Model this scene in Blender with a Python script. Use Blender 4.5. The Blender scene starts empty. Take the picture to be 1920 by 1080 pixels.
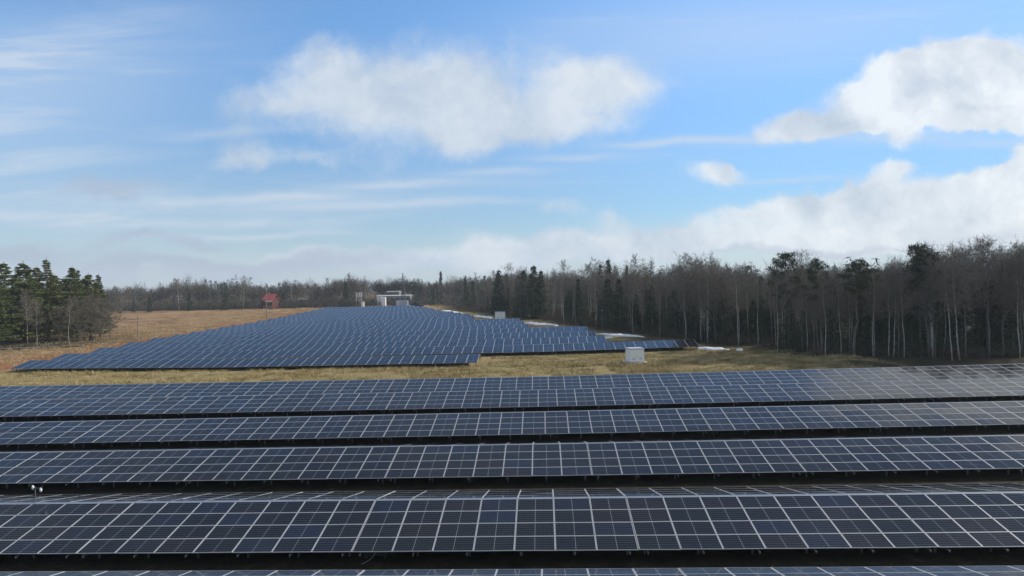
import bpy, bmesh, math, random
import numpy as np
from mathutils import Matrix, Vector

R = math.radians
SC = bpy.context.scene
COL = SC.collection

# ------------------------------------------------------------------ camera
CAM_H, F_PX, CX, CY = 11.77, 1228.5, 960.0, 540.0
PITCH, YAW, ROLL = R(0.022), R(2.762), R(-1.242)
cam_data = bpy.data.cameras.new('camera')
cam_data.sensor_width = 36.0
cam_data.lens = F_PX / 1920 * 36
cam_data.clip_start, cam_data.clip_end = 0.2, 9000
cam = bpy.data.objects.new('camera', cam_data)
COL.objects.link(cam)
CAM_R = Matrix.Rotation(YAW, 3, 'Z') @ Matrix.Rotation(R(90) + PITCH, 3, 'X') @ Matrix.Rotation(ROLL, 3, 'Z')
cam.matrix_world = Matrix.Translation((0, 0, CAM_H)) @ CAM_R.to_4x4()
SC.camera = cam


def ray(px, py):
    d = CAM_R @ Vector(((px - CX) / F_PX, -(py - CY) / F_PX, -1.0))
    return d / d.y


def proj(x, y, z):
    p = CAM_R.transposed() @ Vector((x, y, z - CAM_H))
    if p.z > -0.1:
        return None
    return CX + F_PX * p.x / -p.z, CY - F_PX * p.y / -p.z


# ------------------------------------------------------------------ light
SUN_AZ, SUN_EL = R(66), R(33)          # azimuth measured from +Y towards +X
SC.view_settings.view_transform = 'Standard'
SC.view_settings.look = 'None'
SC.view_settings.gamma = 1.0
SC.view_settings.exposure = 0.0
sun_data = bpy.data.lights.new('sun', 'SUN')
sun_data.energy = 5.0
sun_data.angle = R(0.6)
sun_data.color = (1.0, 0.94, 0.85)
sun = bpy.data.objects.new('sun', sun_data)
COL.objects.link(sun)
to_sun = Vector((math.sin(SUN_AZ) * math.cos(SUN_EL), math.cos(SUN_AZ) * math.cos(SUN_EL), math.sin(SUN_EL)))
sun.rotation_euler = to_sun.to_track_quat('Z', 'Y').to_euler()
sun.location = (60, 60, 80)


class NT:
    """small helper for node trees"""
    def __init__(self, tree):
        self.t = tree
        tree.nodes.clear()

    def n(self, kind, **kw):
        nd = self.t.nodes.new(kind)
        for k, v in kw.items():
            setattr(nd, k, v)
        return nd

    def l(self, a, b):
        self.t.links.new(a, b)

    def put(self, sock, v):
        if v is None:
            return
        if isinstance(v, (int, float)):
            sock.default_value = v
        elif isinstance(v, (tuple, list)):
            sock.default_value = v
        else:
            self.l(v, sock)

    def m(self, op, a, b=None, c=None, clamp=False):
        nd = self.n('ShaderNodeMath', operation=op, use_clamp=clamp)
        for i, v in enumerate((a, b, c)):
            self.put(nd.inputs[i], v)
        return nd.outputs[0]

    def vm(self, op, a, b=None):
        nd = self.n('ShaderNodeVectorMath', operation=op)
        self.put(nd.inputs[0], a)
        self.put(nd.inputs[1], b)
        return nd.outputs[0]

    def noise(self, vec, scale, detail=4, rough=0.55, out=0, dist=0.0):
        nd = self.n('ShaderNodeTexNoise')
        if vec is not None:
            self.l(vec, nd.inputs['Vector'])
        nd.inputs['Scale'].default_value = scale
        nd.inputs['Detail'].default_value = detail
        nd.inputs['Roughness'].default_value = rough
        nd.inputs['Distortion'].default_value = dist
        return nd.outputs[out]

    def mix(self, f, a, b, blend='MIX'):
        nd = self.n('ShaderNodeMix', data_type='RGBA', blend_type=blend)
        self.put(nd.inputs[0], f)
        for s, v in ((nd.inputs[6], a), (nd.inputs[7], b)):
            if isinstance(v, tuple) and len(v) == 3:
                v = (*v, 1)
            self.put(s, v)
        return nd.outputs[2]

    def smooth(self, x, lo, hi, to0=0.0, to1=1.0):
        nd = self.n('ShaderNodeMapRange', interpolation_type='SMOOTHSTEP')
        self.put(nd.inputs[0], x)
        nd.inputs[1].default_value, nd.inputs[2].default_value = lo, hi
        nd.inputs[3].default_value, nd.inputs[4].default_value = to0, to1
        return nd.outputs[0]

    def ramp(self, x, stops):
        nd = self.n('ShaderNodeValToRGB')
        cr = nd.color_ramp
        while len(cr.elements) < len(stops):
            cr.elements.new(0.5)
        for e, (p, c) in zip(cr.elements, stops):
            e.position = p
            e.color = (*c, 1)
        self.put(nd.inputs[0], x)
        return nd.outputs[0]


def build_sky():
    w = bpy.data.worlds.new('World')
    SC.world = w
    w.use_nodes = True
    g = NT(w.node_tree)
    sky = g.n('ShaderNodeTexSky', sky_type='NISHITA')
    sky.sun_disc = False
    sky.sun_elevation = SUN_EL
    sky.sun_rotation = SUN_AZ
    sky.air_density, sky.dust_density, sky.ozone_density = 1.1, 0.5, 2.0
    tc = g.n('ShaderNodeTexCoord').outputs['Generated']
    sep = g.n('ShaderNodeSeparateXYZ')
    g.l(tc, sep.inputs[0])
    x, y, z = sep.outputs
    yy = g.m('MAXIMUM', y, 0.16)
    u = g.m('DIVIDE', x, yy)
    v = g.m('DIVIDE', z, yy)
    comb = g.n('ShaderNodeCombineXYZ')
    g.l(u, comb.inputs[0]); g.l(v, comb.inputs[1])
    uv = comb.outputs[0]
    # wind-torn edges: warp the cloud plane with two noises
    w1 = g.noise(uv, 6.0, 6, 0.62, out=1)
    w1 = g.vm('SUBTRACT', w1, (0.5, 0.5, 0.5))
    sc = g.n('ShaderNodeVectorMath', operation='SCALE')
    g.l(w1, sc.inputs[0]); sc.inputs['Scale'].default_value = 0.10
    uvw = g.vm('ADD', uv, sc.outputs[0])
    sw = g.n('ShaderNodeSeparateXYZ')
    g.l(uvw, sw.inputs[0])
    uw, vw = sw.outputs[0], sw.outputs[1]

    def blobs(items, uu, vv):
        acc = None
        for (px, py, rx, ry, amp) in items:
            d = ray(px, py)
            a = g.m('MULTIPLY_ADD', uu, F_PX / rx, -d.x * F_PX / rx)
            b = g.m('MULTIPLY_ADD', vv, F_PX / ry, -d.z * F_PX / ry)
            r2 = g.m('ADD', g.m('MULTIPLY', a, a), g.m('MULTIPLY', b, b))
            e = g.m('POWER', 2.718, g.m('MULTIPLY', r2, -1.0))
            acc = g.m('MULTIPLY', e, amp) if acc is None else g.m('MULTIPLY_ADD', e, amp, acc)
        return acc
    cum = blobs([(850, 190, 190, 95, .95), (690, 165, 150, 75, .6), (590, 105, 80, 55, .45), (500, 200, 130, 52, .5),
                 (850, 262, 75, 42, .5), (1105, 150, 75, 55, .85), (1190, 160, 60, 35, .5), (1010, 232, 150, 38, .7),
                 (470, 303, 80, 30, .62), (580, 306, 60, 18, .35),
                 (1910, 150, 130, 70, 1.0), (1790, 130, 90, 50, .8), (1700, 168, 90, 55, .8), (1590, 185, 80, 42, .6), (1480, 246, 85, 23, .75),
                 (1580, 240, 90, 22, .5), (1850, 222, 120, 30, .8), (1690, 225, 110, 35, .6), (1350, 326, 62, 24, .85),
                 (1685, 305, 50, 32, .85), (1640, 352, 60, 25, .5), (1930, 350, 90, 45, .95), (1830, 380, 110, 40, .9), (1720, 400, 110, 35, .85),
                 (1560, 380, 80, 28, .85), (1470, 388, 50, 22, .6), (1390, 398, 60, 20, .7), (1640, 440, 430, 34, 1.0), (1190, 452, 170, 34, .8),
                 (1020, 452, 90, 24, .7), (1040, 388, 70, 15, .5), (1150, 405, 45, 14, .45), (760, 486, 300, 24, .75), (1000, 478, 200, 26, .6), (330, 508, 300, 14, .5), (560, 470, 120, 10, .4), (1945, 285, 60, 20, .7),
                 (1580, 300, 200, 14, -.45), (1800, 300, 90, 13, -.5),
                 (2300, 150, 250, 120, 1.0), (2450, -80, 360, 180, .8), (2300, 420, 300, 90, 1.0), (2120, -300, 430, 190, .95), (1700, -330, 160, 60, .35), (2050, -800, 380, 160, .38), (2500, -300, 300, 260, .7)], uw, vw)
    lil = blobs([(210, 347, 125, 26, .8), (40, 470, 160, 24, .95), (250, 447, 65, 15, .7), (375, 450, 75, 16, .7), (340, 490, 200, 12, .5),
                 (400, 505, 420, 28, .75), (640, 480, 160, 20, .4), (10, 408, 40, 12, .4), (1760, 500, 300, 24, .5), (1540, 462, 170, 12, .75), (1890, 442, 90, 24, .7), (1330, 478, 160, 9, .5), (1000, 466, 90, 9, .5), (1700, 425, 70, 9, .35), (1860, 205, 90, 16, .45), (1720, 215, 80, 13, .4)], uw, vw)
    det = g.noise(uvw, 9.0, 9, 0.66)
    det = g.m('SUBTRACT', det, 0.5)
    det2 = g.m('SUBTRACT', g.noise(uvw, 3.2, 4, 0.55), 0.5)
    n2 = g.m('MULTIPLY', det2, 0.55)
    cmask = g.smooth(g.m('ADD', g.m('MULTIPLY_ADD', det, 1.15, n2), cum), 0.14, 0.88)
    sharp = g.smooth(g.m('ADD', g.m('MULTIPLY_ADD', det, 0.8, g.m('MULTIPLY', det2, .4)), cum), 0.28, 0.62)
    em = g.smooth(u, .25, .5)
    cmask = g.m('ADD', g.m('MULTIPLY', cmask, g.m('SUBTRACT', 1.0, em)), g.m('MULTIPLY', sharp, em))
    lmask = g.smooth(g.m('ADD', g.m('MULTIPLY_ADD', det, 0.8, n2), lil), 0.25, 0.95)
    # high thin veil and streaks
    mp = g.n('ShaderNodeMapping')
    g.l(uv, mp.inputs[0])
    mp.inputs['Rotation'].default_value = (0, 0, R(-9))
    mp.inputs['Scale'].default_value = (1.1, 11.0, 1)
    st = g.smooth(g.noise(mp.outputs[0], 1.6, 5, 0.6, dist=0.4), 0.46, 0.78)
    ws = g.n('ShaderNodeVectorMath', operation='SCALE'); g.l(w1, ws.inputs[0]); ws.inputs['Scale'].default_value = .03
    ss = g.n('ShaderNodeSeparateXYZ'); g.l(g.vm('ADD', uv, ws.outputs[0]), ss.inputs[0])
    us, vs = ss.outputs[0], ss.outputs[1]
    strips = blobs([(-50, 250, 420, 170, 1.1), (150, 420, 520, 90, 1.1), (100, 110, 320, 110, .8), (650, 372, 420, 30, .45), (1000, 310, 420, 50, .35),
                    (1500, 50, 420, 70, .95), (1250, 90, 330, 90, .6), (700, 405, 500, 36, .4)], u, v)
    cir = blobs([(560, 368, 110, 9, .5), (760, 346, 130, 8, .6), (930, 325, 110, 8, .55), (1080, 297, 100, 8, .55), (1210, 271, 90, 8, .6), (1330, 262, 110, 8, .6),
                 (1500, 258, 130, 9, .6), (1700, 262, 130, 9, .65), (1880, 270, 110, 8, .6), (400, 374, 190, 8, .4), (630, 386, 200, 10, .5), (860, 380, 160, 7, .4),
                 (1480, 338, 120, 5, .5), (1780, 336, 110, 5, .4), (430, 250, 140, 10, .4), (1020, 100, 60, 30, .2), (480, 440, 160, 6, .5), (300, 420, 170, 9, .4)], us, vs)
    veil = g.m('MULTIPLY', strips, g.m('MULTIPLY_ADD', st, 0.75, 0.35))
    low = g.smooth(v, 0.0, 0.13, 0.85, 0.0)
    veil = g.m('ADD', g.m('MULTIPLY_ADD', cir, .9, veil), low, clamp=True)
    # elsewhere in the sky (outside this view) broken cloud, added for ambient light and reflections
    back = g.smooth(y, 0.30, 0.10)
    gen = g.smooth(g.noise(tc, 2.3, 5, 0.6), 0.42, 0.64)
    over = g.m('MULTIPLY', g.smooth(v, 0.48, 0.75, 0.0, 0.6), g.smooth(u, .3, .9, .25, .8))
    gen = g.m('MULTIPLY', gen, g.m('MAXIMUM', back, over))
    cmask = g.m('MAXIMUM', cmask, gen)
    # sky colour
    bg = g.n('ShaderNodeBackground')
    tint = g.mix(g.smooth(v, .05, .45), (.50, .67, .86), (.79, 1.06, 1.28))
    tint = g.mix(g.smooth(v, .42, .92), tint, (.40, .49, .60))
    tint = g.mix(g.smooth(u, .1, .8), tint, g.mix(1.0, tint, (.70, .74, .80), 'MULTIPLY'))
    skyc = g.mix(1.0, sky.outputs[0], tint, 'MULTIPLY')
    g.l(skyc, bg.inputs[0]); bg.inputs[1].default_value = 0.15
    # cloud colour: bright tops, greyer thick undersides
    shade = g.noise(uvw, 5.0, 5, 0.6)
    up = g.vm('ADD', uvw, (0.03, 0.045, 0))
    above = g.noise(up, 5.0, 5, 0.6)
    rel = g.m('SUBTRACT', shade, above)
    lit = g.m('MULTIPLY_ADD', rel, 2.8, 0.68, clamp=True)
    ccol = g.mix(lit, CLOUD_LO, CLOUD_HI)
    east = g.smooth(u, -0.2, 0.75)
    ccol = g.mix(east, ccol, g.mix(lit, (.52, .60, .70), (.93, .97, 1.0)))
    b1 = g.n('ShaderNodeBackground'); g.put(b1.inputs[0], ccol); b1.inputs[1].default_value = 1.0
    b2 = g.n('ShaderNodeBackground'); g.put(b2.inputs[0], (*LILAC, 1)); b2.inputs[1].default_value = 1.0
    b3 = g.n('ShaderNodeBackground'); g.put(b3.inputs[0], (*VEIL, 1)); b3.inputs[1].default_value = 1.0

    def mx(f, a, b):
        nd = g.n('ShaderNodeMixShader')
        g.put(nd.inputs[0], f); g.l(a, nd.inputs[1]); g.l(b, nd.inputs[2])
        return nd.outputs[0]
    s = mx(g.m('MULTIPLY', veil, 0.8), bg.outputs[0], b3.outputs[0])
    s = mx(g.m('MULTIPLY', cmask, 0.93), s, b1.outputs[0])
    s = mx(g.m('MULTIPLY', lmask, 0.62), s, b2.outputs[0])
    out = g.n('ShaderNodeOutputWorld')
    g.l(s, out.inputs[0])


SKY_TINT = (1.0, 1.0, 1.0)
CLOUD_LO, CLOUD_HI, CLOUD_E = (0.46, 0.57, 0.71), (0.71, 0.78, 0.86), (0.80, 0.83, 0.88)
LILAC, VEIL = (0.44, 0.51, 0.64), (0.63, 0.72, 0.83)
build_sky()


# ------------------------------------------------------------------ helpers
def tag(o, label=None, cat=None, group=None, kind=None):
    if label: o['label'] = label
    if cat: o['category'] = cat
    if group: o['group'] = group
    if kind: o['kind'] = kind
    return o


def link(name, data, parent=None, loc=None, rot=None):
    o = bpy.data.objects.new(name, data)
    COL.objects.link(o)
    if parent is not None: o.parent = parent
    if loc is not None: o.location = loc
    if rot is not None: o.rotation_euler = rot
    return o


class MB:
    """collects shapes into one mesh"""
    def __init__(self):
        self.v, self.f, self.mi, self.n = [], [], [], 0

    def add(self, verts, faces, mi=0):
        verts = np.asarray(verts, dtype=np.float64).reshape(-1, 3)
        self.v.append(verts)
        for f in faces:
            self.f.append([i + self.n for i in f])
            self.mi.append(mi)
        self.n += len(verts)

    def tris(self, p, mi=0):
        """p: (n,3,3) triangles, no shared vertices"""
        n = len(p)
        self.v.append(p.reshape(-1, 3))
        idx = (np.arange(n * 3).reshape(n, 3) + self.n).tolist()
        self.f.extend(idx)
        self.mi.extend([mi] * n)
        self.n += n * 3

    def box(self, c, s, mi=0, rot=None):
        c = np.array(c); h = np.array(s) / 2
        p = np.array([[-1, -1, -1], [1, -1, -1], [1, 1, -1], [-1, 1, -1], [-1, -1, 1], [1, -1, 1], [1, 1, 1], [-1, 1, 1]]) * h
        if rot is not None:
            p = p @ np.array(rot).T
        self.add(p + c, [(0, 3, 2, 1), (4, 5, 6, 7), (0, 1, 5, 4), (1, 2, 6, 5), (2, 3, 7, 6), (3, 0, 4, 7)], mi)

    def tube(self, pts, rad, sides=6, mi=0, cap=True):
        pts = np.asarray(pts, dtype=float)
        n = len(pts)
        rad = np.broadcast_to(np.asarray(rad, dtype=float), (n,))
        tan = np.gradient(pts, axis=0)
        tan /= np.linalg.norm(tan, axis=1, keepdims=True) + 1e-9
        ref = np.array([0.0, 0, 1]) if abs(tan[0][2]) < 0.9 else np.array([1.0, 0, 0])
        a = np.cross(tan, ref); a /= np.linalg.norm(a, axis=1, keepdims=True) + 1e-9
        b = np.cross(tan, a)
        ang = np.arange(sides) / sides * 2 * math.pi
        ring = pts[:, None, :] + rad[:, None, None] * (np.cos(ang)[None, :, None] * a[:, None, :] + np.sin(ang)[None, :, None] * b[:, None, :])
        faces = []
        for i in range(n - 1):
            for j in range(sides):
                k = (j + 1) % sides
                faces.append((i * sides + j, i * sides + k, (i + 1) * sides + k, (i + 1) * sides + j))
        if cap:
            faces.append(tuple(range(sides))[::-1])
            faces.append(tuple((n - 1) * sides + j for j in range(sides)))
        self.add(ring.reshape(-1, 3), faces, mi)

    def mesh(self, name, mats, smooth=False):
        me = bpy.data.meshes.new(name)
        v = np.concatenate(self.v) if self.v else np.zeros((0, 3))
        me.from_pydata(v.tolist(), [], self.f)
        for m in (mats if isinstance(mats, (list, tuple)) else [mats]):
            me.materials.append(m)
        me.polygons.foreach_set('material_index', self.mi)
        if smooth:
            me.polygons.foreach_set('use_smooth', [True] * len(self.f))
        me.update()
        return me


def mat(name, build):
    m = bpy.data.materials.new(name)
    m.use_nodes = True
    g = NT(m.node_tree)
    out = g.n('ShaderNodeOutputMaterial')
    p = g.n('ShaderNodeBsdfPrincipled')
    g.l(p.outputs[0], out.inputs[0])
    build(g, p)
    return m


def plain(name, col, rough=0.7, metal=0.0, var=0.15, scale=3.0):
    def b(g, p):
        tc = g.n('ShaderNodeTexCoord').outputs['Object']
        n = g.noise(tc, scale, 5, 0.6)
        g.l(g.mix(n, tuple(c * (1 - var) for c in col), tuple(c * (1 + var) for c in col)), p.inputs['Base Color'])
        p.inputs['Roughness'].default_value = rough
        p.inputs['Metallic'].default_value = metal
    return mat(name, b)


# ------------------------------------------------------------------ terrain
KX = np.array([-1200, -160, -95, -50, 0, 25, 60, 120, 1200.])
KY = np.array([-60, 28, 49, 75, 88, 102, 113, 145, 180, 210, 250, 308, 420, 700, 3500.])
KZ = np.array([
    [-.7, -.6, -.5, -.3, -.05, .1, .4, .8, .8],
    [-.6, -.5, -.45, -.25, -.05, .1, .4, .7, .7],
    [-.6, -.5, -.4, -.25, .15, .4, .7, 1.0, 1.0],
    [-.3, -.2, .0, .1, .22, .5, .95, 1.5, 1.5],
    [-.2, -.1, -.05, -.15, .0, .3, .9, 1.5, 1.5],
    [.2, .1, 0, -.4, -.3, .2, .9, 1.4, 1.4],
    [.2, .1, 0, -.05, .2, .6, 1.0, 1.4, 1.4],
    [.5, .4, .5, .8, 1.35, 1.4, 1.5, 1.7, 1.7],
    [.8, .6, .55, 1.6, 2.1, 2.1, 2.1, 2.1, 2.1],
    [1, .8, .7, 2.0, 2.7, 2.6, 2.5, 2.5, 2.5],
    [1.8, 1.7, 1.7, 2.8, 3.0, 2.9, 2.9, 2.9, 2.9],
    [3.4, 3.3, 3.2, 3.3, 3.4, 3.3, 3.2, 3.2, 3.2],
    [5., 5., 5., 5., 5., 5., 5., 5., 5.],
    [8., 8., 8., 8., 8., 8., 8., 8., 8.],
    [9., 9., 9., 9., 9., 9., 9., 9., 9.]])


def ground(x, y):
    x = np.asarray(x, float); y = np.asarray(y, float)
    i = np.clip(np.searchsorted(KX, x) - 1, 0, len(KX) - 2)
    j = np.clip(np.searchsorted(KY, y) - 1, 0, len(KY) - 2)
    tx = np.clip((x - KX[i]) / (KX[i + 1] - KX[i]), 0, 1)
    ty = np.clip((y - KY[j]) / (KY[j + 1] - KY[j]), 0, 1)
    return (KZ[j, i] * (1 - tx) * (1 - ty) + KZ[j, i + 1] * tx * (1 - ty) + KZ[j + 1, i] * (1 - tx) * ty + KZ[j + 1, i + 1] * tx * ty)


def gz(x, y):
    return float(ground(x, y))


RNG = np.random.default_rng(7)


def vnoise(x, y, s, seed=0):
    """cheap value noise"""
    x = np.asarray(x, float) / s; y = np.asarray(y, float) / s
    xi, yi = np.floor(x).astype(int), np.floor(y).astype(int)
    fx, fy = x - xi, y - yi
    fx, fy = fx * fx * (3 - 2 * fx), fy * fy * (3 - 2 * fy)

    def h(a, b):
        n = (a * 374761393 + b * 668265263 + seed * 974711) & 0x7fffffff
        n = ((n ^ (n >> 13)) * 1274126177) & 0x7fffffff
        return ((n ^ (n >> 16)) & 0xffff) / 65535.0
    return (h(xi, yi) * (1 - fx) * (1 - fy) + h(xi + 1, yi) * fx * (1 - fy) + h(xi, yi + 1) * (1 - fx) * fy + h(xi + 1, yi + 1) * fx * fy)


EDGE_Y = np.array([-40, 80, 88, 90, 92, 93, 100, 117, 133, 150, 170, 190, 235, 262, 320, 420, 600.])
EDGE_X = np.array([150, 150, 130, 100, 70, 56, 41.5, 34.5, 24.5, 17, 8, 0, -19, -33, -45, -52, -52.])   # wood lies to the right of this line


def edge_x(y):
    return np.interp(y, EDGE_Y, EDGE_X)


FAR = []  # y of the front eave, left end, right end of each far row
for _k in range(20):
    FAR.append((102 + 10.6 * _k,
                float(np.interp(_k, [0, 1, 2, 3, 5, 9, 19], [-86.5, -88.5, -89, -90, -92, -98, -104])),
                float(np.interp(_k, [0, 1, 2, 3, 4, 5, 6, 7, 8, 9, 11, 13, 16, 19], [-10.9, 25.7, 12, 11, 9.2, -4.6, -5.3, -7.6, -21, -22, -28, -38, -50, -61.5]))))


def build_ground():
    xs = np.unique(np.concatenate([[-1600, -1200, -900, -600, -450, -350, -280, -230, -200], np.arange(-180, 130, 1.5),
                                   [140, 160, 190, 240, 320, 450, 650, 1000, 1600]])).astype(float)
    ys = np.unique(np.concatenate([[-400, -200, -100, -60, -30], np.arange(-10, 110, 1.0), np.arange(110, 330, 2.2),
                                   [335, 340, 345, 350, 360, 375, 390, 430, 480, 560, 700, 900, 1200, 1600]])).astype(float)
    X, Y = np.meshgrid(xs, ys)
    Z = ground(X, Y)
    # unevenness in the open strip and meadow, none under the tables
    rough = (vnoise(X, Y, 7, 1) - .5) * .35 + (vnoise(X, Y, 2.5, 2) - .5) * .22
    strip = np.clip((Y - 80) / 3, 0, 1) * np.clip((101 - Y) / 3, 0, 1)
    meadow = np.clip((-94 - X - (Y - 100) * .06) / 6, 0, 1) * np.clip((Y - 102) / 6, 0, 1)
    woods = np.clip((X - edge_x(Y)) / 6 + .4, 0, 1)
    amp = np.clip(strip + meadow + woods, 0, 1)
    Z = Z + rough * amp * 1.5 - 0.02
    # low bank of dug earth behind the rear foreground row, on the right
    bank = np.exp(-((Y - 83.5 - (vnoise(X, Y, 6, 4) - .5) * 2) / 1.6) ** 2) * np.clip((X + 4) / 8, 0, 1) * np.clip((46 - X) / 10, 0, 1)
    Z = Z + bank * (.55 * vnoise(X, Y, 1.7, 3) + .1)
    # masks in a colour attribute: R dry meadow, G forest floor, dark earth and painted shade, B reddish soil
    dry = np.clip((-87 - X - (Y - 102) * .08) / 8, 0, 1) * np.clip((Y - 90) / 8, 0, 1) + np.clip((Y - 316) / 6, 0, 1)
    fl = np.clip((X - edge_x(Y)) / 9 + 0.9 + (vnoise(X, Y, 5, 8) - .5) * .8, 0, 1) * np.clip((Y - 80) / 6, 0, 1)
    fl = np.maximum(fl, np.clip((X - 33 - (Y - 80) * .1 + (vnoise(X, Y, 4, 18) - .5) * 9) / 9, 0, .95) * np.clip((Y - 80) / 2, 0, 1) * np.clip((125 - Y) / 12, 0, 1))  # open ground on the right darkened in place of the wood's shadow
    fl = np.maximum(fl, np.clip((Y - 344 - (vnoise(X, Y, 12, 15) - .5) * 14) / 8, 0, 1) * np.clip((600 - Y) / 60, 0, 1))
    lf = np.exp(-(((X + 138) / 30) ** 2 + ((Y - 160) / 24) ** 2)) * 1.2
    under = np.clip((79.5 - Y) / 1.5, 0, 1)  # dark soil beneath the near tables, with the shade of the gaps painted in
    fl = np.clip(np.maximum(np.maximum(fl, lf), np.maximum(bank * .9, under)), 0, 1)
    red = np.exp(-((X + 95 + (Y - 102) * .085) / 6.5) ** 2) * np.clip((Y - 98) / 8, 0, 1) * np.clip((330 - Y) / 30, 0, 1)
    red = np.clip(red * (0.55 + vnoise(X, Y, 9, 11)), 0, 1)
    ny, nx = X.shape
    v = np.stack([X, Y, Z], -1).reshape(-1, 3)
    a = (np.arange(ny - 1)[:, None] * nx + np.arange(nx - 1)[None, :]).ravel()
    faces = np.stack([a, a + 1, a + nx + 1, a + nx], 1)
    me = bpy.data.meshes.new('ground')
    me.from_pydata(v.tolist(), [], faces.tolist())
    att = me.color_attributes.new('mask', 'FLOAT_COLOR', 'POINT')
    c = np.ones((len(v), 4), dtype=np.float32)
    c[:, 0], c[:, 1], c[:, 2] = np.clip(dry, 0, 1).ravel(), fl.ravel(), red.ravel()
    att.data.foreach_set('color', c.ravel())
    me.polygons.foreach_set('use_smooth', [True] * len(faces))

    def b(g, p):
        pos = g.n('ShaderNodeNewGeometry').outputs['Position']
        at = g.n('ShaderNodeVertexColor', layer_name='mask').outputs[0]
        s = g.n('ShaderNodeSeparateColor'); g.l(at, s.inputs[0])
        n1 = g.noise(pos, 0.12, 6, 0.65)
        n2 = g.noise(pos, 0.9, 6, 0.7)
        n3 = g.noise(pos, 5.0, 4, 0.7)
        mp = g.n('ShaderNodeMapping'); g.l(pos, mp.inputs[0]); mp.inputs['Scale'].default_value = (.09, .8, 1)
        nl = g.noise(mp.outputs[0], .8, 5, .65)
        grass = g.ramp(g.m('ADD', g.m('ADD', g.m('MULTIPLY', n1, .35), g.m('MULTIPLY', nl, .35)), g.m('MULTIPLY', n2, .3)),
                       [(.38, (.06, .056, .024)), (.43, (.17, .15, .055)), (.48, (.38, .31, .14)), (.53, (.24, .18, .085)), (.57, (.40, .31, .15)), (.66, (.52, .43, .24))])
        dry = g.ramp(g.m('ADD', g.m('MULTIPLY', n1, .6), g.m('MULTIPLY', n2, .4)),
                     [(.38, (.11, .06, .027)), (.45, (.26, .15, .075)), (.52, (.34, .215, .115)), (.62, (.45, .33, .19))])
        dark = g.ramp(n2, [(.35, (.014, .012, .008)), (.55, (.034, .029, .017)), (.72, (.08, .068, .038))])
        red = g.ramp(n2, [(.35, (.20, .075, .036)), (.65, (.42, .17, .085))])
        c = g.mix(s.outputs[0], grass, dry)
        c = g.mix(g.m('MULTIPLY', s.outputs[2], .85), c, red)
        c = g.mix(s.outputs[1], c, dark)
        c = g.mix(g.smooth(n3, .32, .62, .55, 0.0), c, (.04, .03, .015))
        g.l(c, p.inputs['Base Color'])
        p.inputs['Roughness'].default_value = 0.95
        p.inputs['Specular IOR Level'].default_value = 0.15
        bm = g.n('ShaderNodeBump'); bm.inputs['Strength'].default_value = .9; bm.inputs['Distance'].default_value = .25
        g.l(g.m('ADD', n2, g.m('MULTIPLY', n3, .35)), bm.inputs['Height'])
        g.l(bm.outputs[0], p.inputs['Normal'])
    me.materials.append(mat('meadow_ground', b))
    tag(link('ground', me), kind='structure')


build_ground()

# gravel track in front of the left pines
def build_track():
    pts = [(-175, 140), (-150, 141), (-128, 142), (-115, 144), (-107, 148)]
    mb = MB()
    rows = []
    for i in range(41):
        t = i / 40 * (len(pts) - 1)
        k = min(int(t), len(pts) - 2); f = t - k
        x = pts[k][0] * (1 - f) + pts[k + 1][0] * f
        y = pts[k][1] * (1 - f) + pts[k + 1][1] * f
        w = 1.9 * (1 - i / 40 * .55) + random.Random(i).uniform(-.2, .2)
        rows.append((x, y, w))
    v, fc = [], []
    for x, y, w in rows:
        for s in (-1, 0, 1):
            v.append((x, y + s * w, gz(x, y + s * w) + .22 + (.04 if s == 0 else 0)))
    for i in range(40):
        for j in range(2):
            a = i * 3 + j
            fc.append((a, a + 3, a + 4, a + 1))
    mb.add(v, fc)
    m = plain('grey_gravel', (.15, .145, .135), .95, var=.35, scale=1.2)
    tag(link('gravel_track', mb.mesh('gravel_track', m, True)), kind='structure')


build_track()

# ------------------------------------------------------------------ solar tables
MW, MH, PX, PY = 1.75, 1.045, 1.762, 1.06       # module size and pitch
TILT = R(11.98)
EAVE, RIDGE_GAP = 0.60, 0.10
LS = 4 * PY
NCOL = 7
TABLE_W = NCOL * PX + 0.022
RIDGE_Z = EAVE + LS * math.sin(TILT)
RUN = LS * math.cos(TILT)

alu = plain('aluminium', (.50, .51, .53), .38, .75, var=.06, scale=2)
frame_m = plain('anodised_frame', (.46, .47, .48), .5, .25, var=.05, scale=2)
steel = plain('galvanised_steel', (.17, .18, .19), .5, .6, var=.2, scale=6)
backsheet = plain('panel_backsheet', (.10, .10, .11), .7)


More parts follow.
